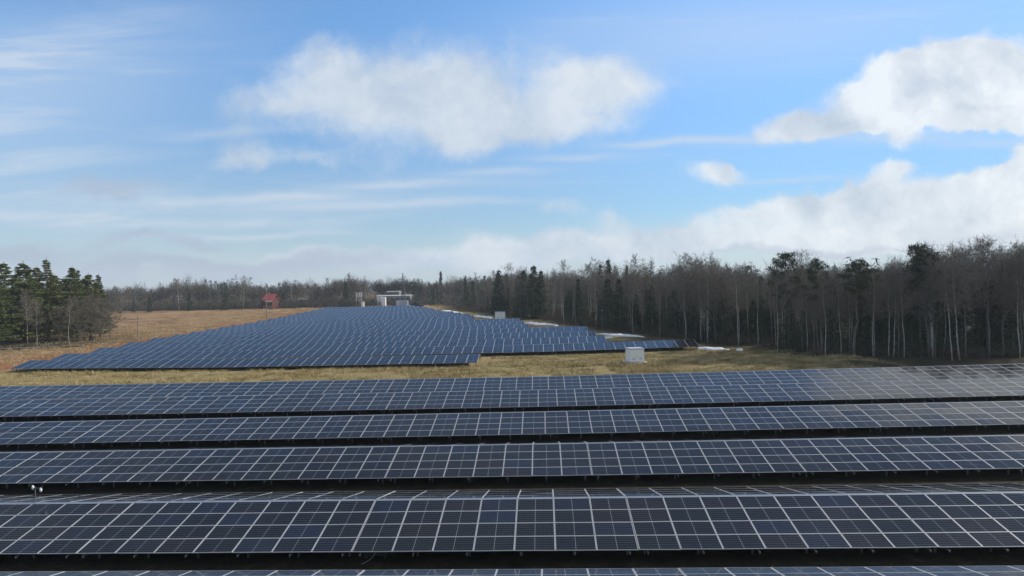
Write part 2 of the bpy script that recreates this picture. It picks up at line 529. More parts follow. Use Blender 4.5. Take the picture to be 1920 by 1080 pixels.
def glass_build(fine):
    def b(g, p):
        uvn = g.n('ShaderNodeUVMap').outputs[0]
        sp = g.n('ShaderNodeSeparateXYZ'); g.l(uvn, sp.inputs[0])
        u, v = sp.outputs[0], sp.outputs[1]
        fu, fv = g.m('FRACT', u), g.m('FRACT', v)
        if fine:
            rnd = g.n('ShaderNodeObjectInfo').outputs['Random']
        else:
            fl = g.n('ShaderNodeCombineXYZ')
            g.l(g.m('FLOOR', u), fl.inputs[0]); g.l(g.m('FLOOR', v), fl.inputs[1])
            g.l(g.m('MULTIPLY', g.n('ShaderNodeObjectInfo').outputs['Random'], 57.0), fl.inputs[2])
            wn = g.n('ShaderNodeTexWhiteNoise'); g.l(fl.outputs[0], wn.inputs[0])
            rnd = wn.outputs[0]
        base = g.ramp(rnd, [(0.0, (.0040, .0050, .0072)), (.3, (.0046, .0062, .0090)), (.5, (.0042, .0074, .0082)), (.64, (.0075, .0068, .0080)),
                            (.78, (.0100, .0074, .0078)), (.9, (.0065, .0130, .0330)), (1.0, (.0044, .0062, .0110))])

        def line(coord, count, width):          # thin bright lines at multiples of 1/count
            t = g.m('FRACT', g.m('ADD', g.m('MULTIPLY', coord, count), .5))
            d = g.m('ABSOLUTE', g.m('SUBTRACT', t, .5))
            return g.m('LESS_THAN', d, width)
        rows = g.m('MULTIPLY', line(fv, 6.0, .075 if fine else .055), .85)
        if fine:
            cols = g.m('MULTIPLY', line(fu, 20.0, .09), .4)
            rows = g.m('MAXIMUM', rows, cols)
            busb = g.m('MULTIPLY', line(fv, 60.0, .14), .16)
            rows = g.m('MAXIMUM', rows, busb)
        midw = g.m('LESS_THAN', g.m('ABSOLUTE', g.m('SUBTRACT', fu, .5)), 0.0065)
        c = g.mix(rows, base, (.072, .078, .086) if fine else (.042, .046, .052))
        c = g.mix(g.m('MULTIPLY', midw, .7), c, (.28, .30, .32))
        g.l(c, p.inputs['Base Color'])
        p.inputs['Roughness'].default_value = .07
        p.inputs['IOR'].default_value = 1.42
        pos = g.n('ShaderNodeNewGeometry').outputs['Position']
        dust = g.noise(pos, .7, 4, .6)
        g.l(g.smooth(dust, .3, .75, .05, .13), p.inputs['Roughness'])
    return b


glass_fine = mat('solar_glass', glass_build(True))
glass_far = mat('solar_glass_array', glass_build(False))


def with_uv(me, uvs):
    lay = me.uv_layers.new(name='UVMap')
    lay.data.foreach_set('uv', np.asarray(uvs, dtype=np.float32).ravel())
    return me


def panel_mesh():
    mb = MB()
    hx, hy = MW / 2 - .012, MH / 2 - .012
    z0, z1 = -.028, -.003
    mb.add([(-hx, -hy, z1), (hx, -hy, z1), (hx, hy, z1), (-hx, hy, z1)], [(0, 1, 2, 3)], 0)
    mb.add([(-hx, -hy, z0), (hx, -hy, z0), (hx, hy, z0), (-hx, hy, z0)], [(3, 2, 1, 0)], 1)
    me = mb.mesh('solar_panel', [glass_fine, backsheet])
    return with_uv(me, [(0, 0), (1, 0), (1, 1), (0, 1), (0, 1), (1, 1), (1, 0), (0, 0)])


def frame_mesh():
    mb = MB()
    lip = .029
    for sx in (-1, 1):
        mb.box((sx * (MW / 2 - lip / 2), 0, -.0175), (lip, MH, .035))
    for sy in (-1, 1):
        mb.box((0, sy * (MH / 2 - .011), -.0175), (MW - 2 * lip, .022, .035))
    return mb.mesh('panel_frame', frame_m)


PANEL, FRAME = panel_mesh(), frame_mesh()
_arr = {}


def slope_pt(side, d, x, up=0.0):
    """point on a slope: side -1 front / +1 back, d = distance down from the ridge"""
    return (x, side * (RIDGE_GAP + d * math.cos(TILT)) + side * up * math.sin(TILT), RIDGE_Z - d * math.sin(TILT) + up * math.cos(TILT))


def array_mesh(side, ncol, seed=0):
    """one whole slope of modules as a single mesh"""
    key = (side, ncol, seed)
    if key in _arr: return _arr[key]
    rnd = random.Random(seed * 31 + ncol * 7 + side)
    mb = MB(); uvs = []
    W = ncol * PX
    for i in range(ncol):
        for j in range(4):
            x0 = -W / 2 + i * PX + .052; x1 = -W / 2 + (i + 1) * PX - .052
            d0, d1 = j * PY + .02, (j + 1) * PY - .02
            tz = [rnd.gauss(0, .0022) for _ in range(2)]
            q = [slope_pt(side, d1, x0, .010 + tz[0] + tz[1]), slope_pt(side, d1, x1, .010 - tz[0] + tz[1]),
                 slope_pt(side, d0, x1, .010 - tz[0] - tz[1]), slope_pt(side, d0, x0, .010 + tz[0] - tz[1])]
            order = (0, 1, 2, 3) if side < 0 else (3, 2, 1, 0)
            mb.add(q, [order], 0)
            uq = [(i + .01, j + .99), (i + .99, j + .99), (i + .99, j + .01), (i + .01, j + .01)]
            uvs += [uq[k] for k in order]
    # aluminium frames below the glass as one thin slab
    p = [slope_pt(side, LS, -W / 2), slope_pt(side, LS, W / 2), slope_pt(side, 0, W / 2), slope_pt(side, 0, -W / 2)]
    p += [slope_pt(side, LS, -W / 2, -.035), slope_pt(side, LS, W / 2, -.035), slope_pt(side, 0, W / 2, -.035), slope_pt(side, 0, -W / 2, -.035)]
    f = [(0, 1, 2, 3), (7, 6, 5, 4), (4, 5, 1, 0), (5, 6, 2, 1), (6, 7, 3, 2), (7, 4, 0, 3)]
    if side > 0: f = [t[::-1] for t in f]
    mb.add(p, [f[0]], 1); mb.add(p, [f[1]], 2)
    for t in f[2:]: mb.add(p, [t], 1)
    uvs += [(0, 0)] * 24
    me = with_uv(mb.mesh('panel_array', [glass_far, frame_m, backsheet]), uvs)
    _arr[key] = me
    return me


def rafter_mesh():
    mb = MB()
    for s in (-1, 1):
        a = np.array(slope_pt(s, -.02, 0, -.15)); b = np.array(slope_pt(s, LS + .13, 0, -.10))
        c = (a + b) / 2
        ang = s * -TILT
        rot = [[1, 0, 0], [0, math.cos(ang), -math.sin(ang)], [0, math.sin(ang), math.cos(ang)]]
        mb.box(c, (.055, np.linalg.norm(b - a), .085), 0, rot)
    return mb.mesh('rafter', steel)


def purlin_mesh(w):
    mb = MB(); mb.box((0, 0, 0), (w, .06, .045))
    return mb.mesh('purlin', alu)


def post_mesh(h):
    mb = MB()
    mb.box((0, 0, h / 2 - .15), (.09, .012, h + .3))
    mb.box((-.04, .03, h / 2 - .15), (.010, .055, h + .3)); mb.box((.04, .03, h / 2 - .15), (.010, .055, h + .3))
    return mb.mesh('post', steel)


RAFT, PURL, CAPM = rafter_mesh(), purlin_mesh(NCOL * PX - .05), None
PY_POST = 3.3
POST_H = RIDGE_Z - (PY_POST - RIDGE_GAP) * math.tan(TILT) - .2
POST = post_mesh(POST_H)


def cap_mesh(w):
    mb = MB()
    for s in (-1, 1):
        mb.box((0, s * (RIDGE_GAP - .03), RIDGE_Z - .015), (w, .05, .03))
    mb.box((0, 0, RIDGE_Z - .03), (w, 2 * (RIDGE_GAP - .055), .02))
    return mb.mesh('ridge_rail', alu)


def support_mesh(ncol):
    """posts, rafters of a distant table"""
    mb = MB()
    w = ncol * PX
    n = max(2, round(w / 2.4) + 1)
    for i in range(n):
        x = -w / 2 + .3 + (w - .6) * i / (n - 1)
        for s in (-1, 1):
            mb.box((x, s * PY_POST, POST_H / 2 - .15), (.09, .06, POST_H + .3))
            a = np.array(slope_pt(s, 0, x, -.14)); b = np.array(slope_pt(s, LS + .1, x, -.10))
            ang = s * -TILT
            rot = [[1, 0, 0], [0, math.cos(ang), -math.sin(ang)], [0, math.sin(ang), math.cos(ang)]]
            mb.box((a + b) / 2, (.055, np.linalg.norm(b - a), .085), 0, rot)
    return mb.mesh('support_frame', steel)


_sup, _cap = {}, {}
prnd = random.Random(5)


ROW_DZ = {17.3: .16, 60.0: .12, 70.53: -.05}      # rows set a little higher or lower on their posts


def place_table(x, yb, ncol):
    """an empty at the table's base under its ridge, leaning with the ground"""
    yc = yb + RUN + RIDGE_GAP
    w = ncol * PX / 2
    s = (gz(x + w, yb) - gz(x - w, yb)) / (2 * w)
    o = link('solar_table', None, None, (x, yc, gz(x, yb) + ROW_DZ.get(yb, 0)), (0, -math.atan(s), 0))
    o.empty_display_size = .5
    return o


def side_panels(root, side):
    for i in range(NCOL):
        for j in range(4):
            x = (i - (NCOL - 1) / 2) * PX
            p = slope_pt(side, (j + .5) * PY, x)
            o = link('solar_panel', PANEL, root, p, (side * -TILT + R(prnd.gauss(0, .28)), R(prnd.gauss(0, .25)), 0))
            link('panel_frame', FRAME, o)


def near_table(x, yb, detail):
    root = place_table(x, yb, NCOL)
    side_panels(root, -1)
    if detail: side_panels(root, 1)
    else: link('panel_array', array_mesh(1, NCOL, prnd.randrange(4)), root)
    link('ridge_rail', _cap.setdefault(NCOL, None) or _cap.__setitem__(NCOL, cap_mesh(NCOL * PX)) or _cap[NCOL], root)
    for k in range(6):
        px = -NCOL * PX / 2 + .37 + k * (NCOL * PX - .74) / 5
        link('rafter', RAFT, root, (px, 0, 0))
        for s in (-1, 1):
            link('post', POST, root, (px, s * PY_POST, 0))
    for s in (-1, 1):
        for d in (.55, 1.6, 2.65, 3.75):
            link('purlin', PURL, root, slope_pt(s, d, 0, -.062), (s * -TILT, 0, 0))
    return root


def far_table(x, yb, ncol):
    root = place_table(x, yb, ncol)
    link('panel_array', array_mesh(-1, ncol, prnd.randrange(5)), root)
    link('panel_array', array_mesh(1, ncol, prnd.randrange(3)), root)
    if ncol not in _sup: _sup[ncol] = support_mesh(ncol)
    if ncol not in _cap: _cap[ncol] = cap_mesh(ncol * PX)
    link('support_frame', _sup[ncol], root)
    link('ridge_rail', _cap[ncol], root)
    return root


ORD = ['leftmost', 'second from left', 'third from left', 'fourth from left', 'fifth from left', 'sixth from left', 'seventh from left',
       'eighth from left', 'ninth from left', 'tenth from left', 'eleventh from left', 'twelfth from left', 'thirteenth from left']
NEAR = [  # y of the front eave, x of one joint between tables, words
    (17.3, 5.0, 'the row cut off by the bottom edge'),
    (28.0, 3.8, 'the nearest complete row'),
    (38.76, 2.62, 'the second complete row from the front'),
    (49.4, -0.1, 'the third complete row from the front'),
    (60.0, -2.5, 'the fourth complete row from the front'),
    (70.53, -5.0, 'the rear foreground row beside the grass strip')]
for ri, (yb, xj, words) in enumerate(NEAR):
    k0 = int(-90 / TABLE_W)
    vis = []
    for k in range(k0, -k0 + 1):
        xc = xj + (k + .5) * TABLE_W
        hit = False
        for ex in np.linspace(-NCOL * PX / 2, NCOL * PX / 2, 15):
            for yy, zz in ((yb, EAVE), (yb + RUN, RIDGE_Z), (yb + 2 * RUN, EAVE)):
                q = proj(xc + ex, yy, gz(xc, yb) + zz)
                if q and -8 < q[0] < 1928 and q[1] < (1112 if ri == 0 else 1080): hit = True
        if hit: vis.append(xc)
    for i, xc in enumerate(vis):
        o = near_table(xc, yb, ri < 2)
        w = 'rightmost' if i == len(vis) - 1 else ORD[i]
        tag(o, f'dark solar table, {w} in {words}', 'solar table', 'solar tables in the foreground rows')

NUMROW = ['front', 'second', 'third', 'fourth', 'fifth', 'sixth', 'seventh', 'eighth', 'ninth', 'tenth', 'eleventh', 'twelfth', 'thirteenth',
          'fourteenth', 'fifteenth', 'sixteenth', 'seventeenth', 'eighteenth', 'nineteenth', 'rearmost']
for ri, (yb, xl, xr) in enumerate(FAR):
    n = round((xr - xl) / PX)
    parts = [NCOL] * (n // NCOL)
    if n % NCOL: parts.append(n % NCOL)
    if ri % 2: parts = parts[::-1]
    x = xl
    for i, nc in enumerate(parts):
        o = far_table(x + nc * PX / 2, yb, nc)
        x += nc * PX + .02
        w = 'rightmost' if i == len(parts) - 1 else ORD[i]
        place = f'{NUMROW[ri]} row of the far field'
        tag(o, f'blue-grey solar table, {w} in the {place}', 'solar table', 'solar tables of the far field')

# ------------------------------------------------------------------ small things among the panels
def weather_mast():
    yb = 28.0
    x = ray(66, 925).x * (yb + RUN + .1)
    yc = yb + RUN + RIDGE_GAP
    z = gz(x, yb) + RIDGE_Z
    white = plain('white_plastic', (.80, .80, .78), .5)
    root = link('weather_mast', None, None, (x, yc, z - .9))
    m = MB(); m.tube([(0, 0, 0), (0, 0, 1.72)], .022, 8); m.box((0, 0, .62), (.16, .10, .2))
    link('mast', m.mesh('mast', steel), root)
    m = MB(); m.box((.11, 0, 1.66), (.5, .035, .035)); link('cross_arm', m.mesh('cross_arm', steel), root)
    for sx, h, r in ((-.12, 1.70, .062), (.30, 1.58, .062)):
        m = MB(); m.tube([(sx, 0, h - .11), (sx, 0, h - .07), (sx, 0, h - .06), (sx, 0, h + .02), (sx, 0, h + .06), (sx, 0, h + .11)], [.04, .04, r, r, r * .8, r * .3], 12)
        link('sensor', m.mesh('sensor', white, True), root)
    tag(root, 'small mast with two white weather sensors on the nearest complete row', 'weather mast')


weather_mast()


def inverter():
    x = ray(705, 1050).x * 28.8
    y = 28.75
    z = gz(x, 28.0)
    root = link('inverter_box', None, None, (x, y, z))
    dark = plain('dark_grey_paint', (.035, .036, .04), .6)
    m = MB(); m.box((0, 0, .36), (1.0, .28, .42)); m.box((0, -.15, .36), (.9, .02, .34)); link('housing', m.mesh('housing', dark), root)
    m = MB(); m.box((0, -.02, .585), (1.1, .36, .02)); link('rain_cover', m.mesh('rain_cover', steel), root)
    m = MB(); m.box((-.42, .05, .05), (.05, .05, .35)); m.box((.42, .05, .05), (.05, .05, .35)); link('bracket', m.mesh('bracket', steel), root)
    m = MB(); m.tube([(.15, -.17, .62), (.1, -.24, .4), (-.05, -.35, .18), (-.3, -.5, .03), (-.45, -.65, .02)], .016, 6)
    link('cable', m.mesh('cable', plain('grey_cable', (.3, .3, .3), .6)), root)
    tag(root, 'dark inverter box with loose grey cable under the nearest complete row', 'inverter')


inverter()


def kiosk(px, Y, w, d, h, rz, label, plinth=True):
    x = ray(px, 560).x * Y
    root = link('transformer_kiosk', None, None, (x, Y, gz(x, Y)), (0, 0, rz))
    pale = plain('pale_painted_sheet', (.84, .87, .88), .55, var=.04)
    roofm = plain('grey_roof_sheet', (.42, .47, .52), .5, var=.06)
    con = plain('concrete', (.42, .41, .38), .9, var=.2)
    m = MB(); m.box((0, 0, h / 2 + .12), (w, d, h - .24)); link('housing', m.mesh('housing', pale), root)
    m = MB(); m.box((0, 0, h + .045), (w + .22, d + .22, .09)); m.box((0, 0, h + .11), (w + .02, d + .02, .04)); link('roof', m.mesh('roof', roofm), root)
    m = MB(); m.box((0, 0, .02), (w + .9, d + 1.0, .30)); m.box((0, 0, .10), (w + .12, d + .12, .32)); link('plinth', m.mesh('plinth', con), root)
    for s in (-1, 1):
        m = MB(); m.box((s * w * .235, -d / 2 - .014, h / 2 + .1), (w * .44, .03, h * .74)); dr = link('door', m.mesh('door', pale), root)
        m = MB(); m.box((-s * -.0 + s * w * .06, -d / 2 - .045, h / 2), (.04, .035, .16)); link('handle', m.mesh('handle', steel), dr)
        m = MB()
        for k in range(5): m.box((s * w * .235, -d / 2 - .034, h * .28 + k * .06), (w * .26, .012, .03))
        link('vent', m.mesh('vent', roofm), dr)
    tag(root, label, 'transformer kiosk')
    return root


kiosk(1188, 101, 2.25, 2.1, 2.15, R(11), 'pale transformer kiosk with flat grey roof standing on the grass strip')
kiosk(937, 195, 3.0, 2.2, 2.5, R(4), 'small pale kiosk beyond the far panels in front of the dark wood')


def camera_pole():
    Y = 144; x = ray(1129, 600).x * Y
    root = link('camera_pole', None, None, (x, Y, gz(x, Y)))
    m = MB(); m.tube([(0, 0, -.2), (0, 0, 5.2)], [.06, .045], 8); link('pole', m.mesh('pole', steel), root)
    m = MB(); m.box((0, -.12, 5.15), (.16, .4, .16)); m.tube([(0, -.3, 5.15), (0, -.36, 5.15)], .07, 8)
    link('camera_head', m.mesh('camera_head', plain('white_casing', (.7, .7, .7), .5)), root)
    tag(root, 'thin metal pole with small camera beside the snow at the wood edge', 'camera pole')


camera_pole()


def snow_patch(x0, y0, x1, y1, w, seed, label):
    mb = MB()
    n, mth = 36, 9
    rnd = random.Random(seed)
    dx, dy = x1 - x0, y1 - y0
    L = math.hypot(dx, dy); nx, ny = -dy / L, dx / L
    v, f = [], []
    for i in range(n + 1):
        t = i / n
        ww = w * (math.sin(math.pi * min(1, max(0, t))) ** .5) * (.45 + 1.0 * float(vnoise(t * 9 + seed, seed, 1, 5))) + .03
        off = (float(vnoise(t * 6, seed + 9, 1, 6)) - .5) * w * .9
        for j in range(mth):
            q = (j / (mth - 1) - .5) * 2
            x = x0 + dx * t + nx * (q * ww + off); y = y0 + dy * t + ny * (q * ww + off)
            e = max(0, 1 - q * q) * min(1, 5 * t, 5 * (1 - t))
            v.append((x, y, gz(x, y) + .0 + .32 * e ** .5 * (.55 + .6 * float(vnoise(x, y, .9, seed))) - .05 + .12 * e))
    for i in range(n):
        for j in range(mth - 1):
            a = i * mth + j
            f.append((a, a + 1, a + mth + 1, a + mth))
    mb.add(v, f)

    def b(g, p):
        pos = g.n('ShaderNodeNewGeometry').outputs['Position']
        n_ = g.noise(pos, 1.3, 5, .65)
        g.l(g.ramp(n_, [(.3, (.78, .79, .80)), (.5, (.93, .94, .95))]), p.inputs['Base Color'])
        p.inputs['Roughness'].default_value = .8
        bm = g.n('ShaderNodeBump'); bm.inputs['Strength'].default_value = .5; g.l(n_, bm.inputs['Height']); g.l(bm.outputs[0], p.inputs['Normal'])
    sm = bpy.data.materials.get('old_snow') or mat('old_snow', b)
    tag(link('snow_patch', mb.mesh('snow_patch', sm, True)), label, 'snow patch', 'snow patches along the wood edge')


def gpt(px, py):
    """ground point seen at a pixel of the photograph"""
    d = ray(px, py)
    lo = 20.0
    for i in range(4000):
        Y = lo + i * .1
        if CAM_H + d.z * Y < gz(d.x * Y, Y): return d.x * Y, Y
    return d.x * 400, 400


for i, (a, b, w, lab) in enumerate([
        ((1302, 653), (1368, 656), 1.0, 'bright snow patch just right of the longest far panel row'),
        ((1116, 626), (1212, 632), .75, 'long thin streak of old snow behind the camera pole'),
        ((1130, 635), (1152, 634), .35, 'small scrap of snow below the long thin streak'),
        ((1380, 657), (1392, 658), .35, 'tiny scrap of snow under the first birch trunk'),
        ((978, 605), (1050, 611), 1.6, 'broad white snow patch right of the small far kiosk'),
        ((888, 592), (922, 597), 1.4, 'white snow patch left of the small far kiosk'),
        ((826, 582), (866, 588), 1.4, 'snow patch at the foot of the two narrow spruces'),
        ((768, 573.5), (780, 574), 1.3, 'small snow patch in front of the dark heap')]):
    p0, p1 = gpt(*a), gpt(*b)
    snow_patch(p0[0], p0[1], p1[0], p1[1], w, i + 3, lab)


# ------------------------------------------------------------------ trees
def bark(name, lo, hi, scale=5, stretch=.35):
    def b(g, p):
        tc = g.n('ShaderNodeTexCoord').outputs['Object']
        mp = g.n('ShaderNodeMapping'); g.l(tc, mp.inputs[0]); mp.inputs['Scale'].default_value = (1, 1, stretch)
        n = g.noise(mp.outputs[0], scale, 5, .7)
        g.l(g.ramp(n, [(.36, lo), (.52, hi)]), p.inputs['Base Color'])
        p.inputs['Roughness'].default_value = .9
    return mat(name, b)


def leafmat(name, a, b_, rough=.8):
    def b(g, p):
        r = g.n('ShaderNodeObjectInfo').outputs['Random']
        tc = g.n('ShaderNodeTexCoord').outputs['Object']
        n = g.noise(tc, .8, 3, .6)
        f = g.m('ADD', g.m('MULTIPLY', r, .6), g.m('MULTIPLY', n, .5), clamp=True)
        g.l(g.mix(f, a, b_), p.inputs['Base Color'])
        p.inputs['Roughness'].default_value = rough
        p.inputs['Specular IOR Level'].default_value = .2
    return mat(name, b)


birch_bark = bark('birch_bark', (.10, .09, .08), (.44, .43, .38), 4, .5)
grey_bark = bark('grey_bark', (.07, .06, .05), (.17, .15, .13))
pine_bark = bark('pine_bark', (.12, .075, .05), (.28, .17, .10))
twig_m = leafmat('brown_twigs', (.13, .115, .098), (.215, .19, .16))
twig_grey = leafmat('grey_twigs', (.12, .105, .085), (.19, .165, .135))
spruce_m = leafmat('spruce_needles', (.026, .046, .026), (.048, .072, .034))
dark_needle = leafmat('dark_spruce_needles', (.016, .028, .018), (.030, .046, .026))
skyline_needle = leafmat('skyline_pine_needles', (.024, .036, .018), (.050, .066, .030))
pine_m = leafmat('pine_needles', (.055, .075, .022), (.135, .150, .045))
far_twig = leafmat('far_twigs', (.10, .088, .074), (.165, .145, .122))


def ribbons(p0, p1, w, rng):
    """thin triangles from p0 (wide) to p1 (point)"""
    d = p1 - p0
    r = rng.normal(size=p0.shape)
    s = np.cross(d, r); s /= np.linalg.norm(s, axis=1, keepdims=True) + 1e-9
    w = np.asarray(w).reshape(-1, 1) if np.ndim(w) else w
    return np.stack([p0 - s * w * .5, p0 + s * w * .5, p1], 1)


def unit(a):
    return a / (np.linalg.norm(a, axis=-1, keepdims=True) + 1e-9)


def bare_meshes(seed, H, base, spread, nlimb, trunk_r, tb, tw, nsub=8, ntw=10, tww=.032, ascend=.9):
    rng = np.random.default_rng(seed)
    t = np.linspace(0, 1, 9)
    wob = np.cumsum(rng.normal(0, .006, (9, 2)), 0) * H
    wob -= wob[0]
    spine = np.column_stack([wob[:, 0], wob[:, 1], t * H * .97 - .25])
    m = MB(); m.tube(spine, trunk_r * (1 - t * .93), 7)
    trunk = m.mesh('trunk', tb, True)
    c = MB()
    P0, P1, W = [], [], []
    for i in range(nlimb):
        h = base + (1 - base) * (i + rng.random()) / nlimb * .97
        at = np.array([np.interp(h, t, spine[:, k]) for k in range(3)])
        az = i * 2.4 + rng.normal(0, .5)
        rel = (h - base) / (1 - base)
        prof = (math.sin(math.pi * min(1, .22 + rel * .72)) ** .8) * (1 - .25 * rel)
        L = spread * prof * rng.uniform(.7, 1.25)
        out = np.array([math.cos(az), math.sin(az), ascend + rel * .7 + rng.normal(0, .2)])
        out /= np.linalg.norm(out)
        pts = [at]
        dirn = out.copy()
        for k in range(4):
            dirn = dirn + rng.normal(0, .14, 3) + np.array([0, 0, -.05 if k > 1 else .05])
            dirn /= np.linalg.norm(dirn)
            pts.append(pts[-1] + dirn * L / 4)
        pts = np.array(pts)
        c.tube(pts, np.linspace(max(.02, trunk_r * .30 * (1 - h * .6)), .009, 5), 3, 0, False)
        for s in range(nsub):
            f = rng.uniform(.22, 1.0)
            q = np.array([np.interp(f, np.linspace(0, 1, 5), pts[:, k]) for k in range(3)])
            dd = unit(out * .7 + rng.normal(0, .65, 3) + np.array([0, 0, .15]))
            sl = L * rng.uniform(.22, .5)
            e = q + dd * sl
            P0.append(q); P1.append(e); W.append(tww * 1.3)
            tt = rng.uniform(.15, 1, ntw)
            q2 = q + (e - q) * tt[:, None]
            d2 = unit(dd + rng.normal(0, .7, (ntw, 3)) + np.array([0, 0, -.12]))
            e2 = q2 + d2 * (sl * rng.uniform(.35, .85, ntw))[:, None]
            P0.extend(q2); P1.extend(e2); W.extend([tww] * ntw)
    c.tris(ribbons(np.array(P0), np.array(P1), np.array(W), rng))
    return trunk, c.mesh('crown', tw)


def spruce_meshes(seed, H, R0, base=.06, gap=.42, dens=15, droop=.35, ragged=.25, pw=.85, needle=None, tbark=None, big=1.0):
    rng = np.random.default_rng(seed)
    t = np.linspace(0, 1, 6)
    m = MB(); m.tube(np.column_stack([t * 0, t * 0, t * H - .2]), .02 * H * (1 - t * .96), 6)
    trunk = m.mesh('trunk', tbark or grey_bark, True)
    c = MB(); T = []
    z = base * H
    while z < H * .985:
        rel = (z - base * H) / (H * (1 - base))
        rad = R0 * (1 - rel) ** pw * rng.uniform(1 - ragged, 1 + ragged) + .12
        nb = int(6 + 4 * (1 - rel))
        for k in range(nb):
            az = rng.uniform(0, 2 * math.pi)
            r = rad * rng.uniform(.65, 1.15)
            n = max(5, int(dens * (.35 + .65 * r / R0)))
            f = rng.uniform(.12, 1, n)
            side = np.array([-math.sin(az), math.cos(az), 0])
            rr = np.array([math.cos(az), math.sin(az), 0])
            p = np.array([0, 0, z]) + rr * (r * f)[:, None] + np.array([0, 0, 1]) * (-droop * r * f ** 1.3 + .15 * r * f ** 4)[:, None]
            p += side * (rng.normal(0, .14, n) * (1.1 - f) * r)[:, None] + rng.normal(0, .05, (n, 3))
            d = unit(rr * .8 + side * rng.normal(0, .8, n)[:, None] + np.array([0, 0, -.55]) + rng.normal(0, .25, (n, 3)))
            T.append(ribbons(p, p + d * big * rng.uniform(.3, .62, n)[:, None], big * rng.uniform(.12, .24, n), rng))
        z += gap * rng.uniform(.7, 1.25) * (1.0 - .45 * rel)
    T.append(ribbons(np.repeat([[0, 0, H * .95]], 6, 0), np.array([[0, 0, H * 1.02]]) + rng.normal(0, .08, (6, 3)), .1, rng))
    c.tris(np.concatenate(T))
    return trunk, c.mesh('crown', needle or spruce_m)


def pine_meshes(seed, H, base, spread, nclump, per=70, needle=None, flat=.5, top=1.0):
    rng = np.random.default_rng(seed)
    t = np.linspace(0, 1, 9)
    wob = np.cumsum(rng.normal(0, .010, (9, 2)), 0) * H; wob -= wob[0]
    spine = np.column_stack([wob[:, 0], wob[:, 1], t * H * .95 - .25])
    m = MB(); m.tube(spine, .015 * H * (1 - t * .85), 8)
    c = MB(); T = []
    for i in range(nclump):
        rel = (i + rng.random()) / nclump
        h = base + (.97 - base) * rel
        at = np.array([np.interp(h, t, spine[:, k]) for k in range(3)])
        az = i * 2.39 + rng.normal(0, .4)
        L = spread * (math.sin(math.pi * (.25 + .68 * rel)) if base > .3 else (1.02 - rel) ** .65) * rng.uniform(.35, 1.15)
        e = at + np.array([math.cos(az) * L, math.sin(az) * L, L * rng.uniform(-.15, .25) + rel * .8])
        mid = (at + e) / 2 + np.array([0, 0, -.12 * L])
        c.tube(np.array([at, mid, e]), [.06, .04, .02], 3, 1, False)
        for q, s in ((e, 1.0), (mid * .4 + e * .6 + rng.normal(0, .3, 3), .8)):
            n = int(per * s)
            r = unit(rng.normal(size=(n, 3))) * rng.uniform(.2, 1, (n, 1)) ** .5
            size = rng.uniform(.6, 1.1) * s * top
            p = q + r * np.array([size * 1.15, size * 1.15, size * flat])
            d = unit(r + np.array([0, 0, .6]) + rng.normal(0, .5, (n, 3)))
            T.append(ribbons(p, p + d * rng.uniform(.25, .5, n)[:, None], rng.uniform(.10, .2, n), rng))
    c.tris(np.concatenate(T), 0)
    return m.mesh('trunk', grey_bark, True), c.mesh('crown', [needle or pine_m, grey_bark])


BIRCH = [bare_meshes(100 + i, 17.0, b, s, n, .105, birch_bark, twig_m) for i, (b, s, n) in enumerate(
    [(.42, 4.2, 30), (.5, 3.6, 26), (.36, 4.6, 34), (.45, 3.2, 28), (.4, 5.0, 32), (.55, 4.0, 24)])]
ASPEN = [bare_meshes(140 + i, 16.0, b, s, n, .13, grey_bark, twig_m) for i, (b, s, n) in enumerate(
    [(.3, 4.4, 32), (.38, 4.0, 30), (.26, 5.0, 34), (.34, 4.8, 30)])]
SHRUB = [bare_meshes(170 + i, 7.0, b, s, n, .07, grey_bark, twig_grey, 9, 9, .035, 1.3) for i, (b, s, n) in enumerate(
    [(.12, 3.2, 26), (.18, 2.6, 24), (.1, 3.6, 28)])]
SPRUCE = [spruce_meshes(200 + i, 14.0, r, b, g_, d) for i, (r, b, g_, d) in enumerate(
    [(2.6, .05, .42, 15), (2.1, .06, .45, 14), (3.0, .04, .42, 16), (1.6, .05, .42, 13)])]
PINE = [pine_meshes(230 + i, 17.0, b, s, n, 85, skyline_needle, .45, 1.0) for i, (b, s, n) in enumerate([(.62, 3.4, 26), (.55, 3.8, 32), (.7, 3.2, 22)])]
BIGPINE = [spruce_meshes(250 + i, 20.0, r, b, .78, dn, .12, .34, pw, pine_m, pine_bark, 1.35) for i, (r, b, dn, pw) in enumerate(
    [(4.6, .14, 66, .78), (3.9, .15, 56, .95), (5.0, .1, 76, .72)])]
COLUMN = [spruce_meshes(270 + i, 18.0, 1.35, .05, .4, 16, .35, .3, .38, dark_needle, None, 1.0) for i in range(2)]

trnd = random.Random(11)


def tree(name, proto, H0, x, y, h, label, cat, group=None, lean=0.0, wide=1.0):
    s = h / H0
    o = link(name, None, None, (x, y, gz(x, y)), (trnd.gauss(0, .02), lean, trnd.uniform(0, 6.28)))
    if lean: o.rotation_euler = (0, lean, trnd.uniform(-.4, .4))
    o.scale = (s * wide, s * wide, s)
    link('trunk', proto[0], o); link('crown', proto[1], o)
    return tag(o, label, cat, group)


def tree_px(name, proto, H0, px, Y, top, label, cat, group=None, wide=1.0, lean=0.0):
    """tree on the ground at a photograph column and distance, grown to the height the photograph shows"""
    d = ray(px, top)
    x = d.x * Y
    return tree(name, proto, H0, x, Y, CAM_H + d.z * Y - gz(x, Y), label, cat, group, lean, wide)


# --- the wood on the right: single trees
TOPS_X = [860, 900, 960, 1010, 1060, 1130, 1200, 1300, 1400, 1500, 1600, 1700, 1800, 1920, 2100]
TOPS_Y = [530, 522, 522, 518, 506, 504, 502, 492, 498, 506, 508, 476, 470, 466, 455]


def wood_top(px):
    return float(np.interp(px, TOPS_X, TOPS_Y))


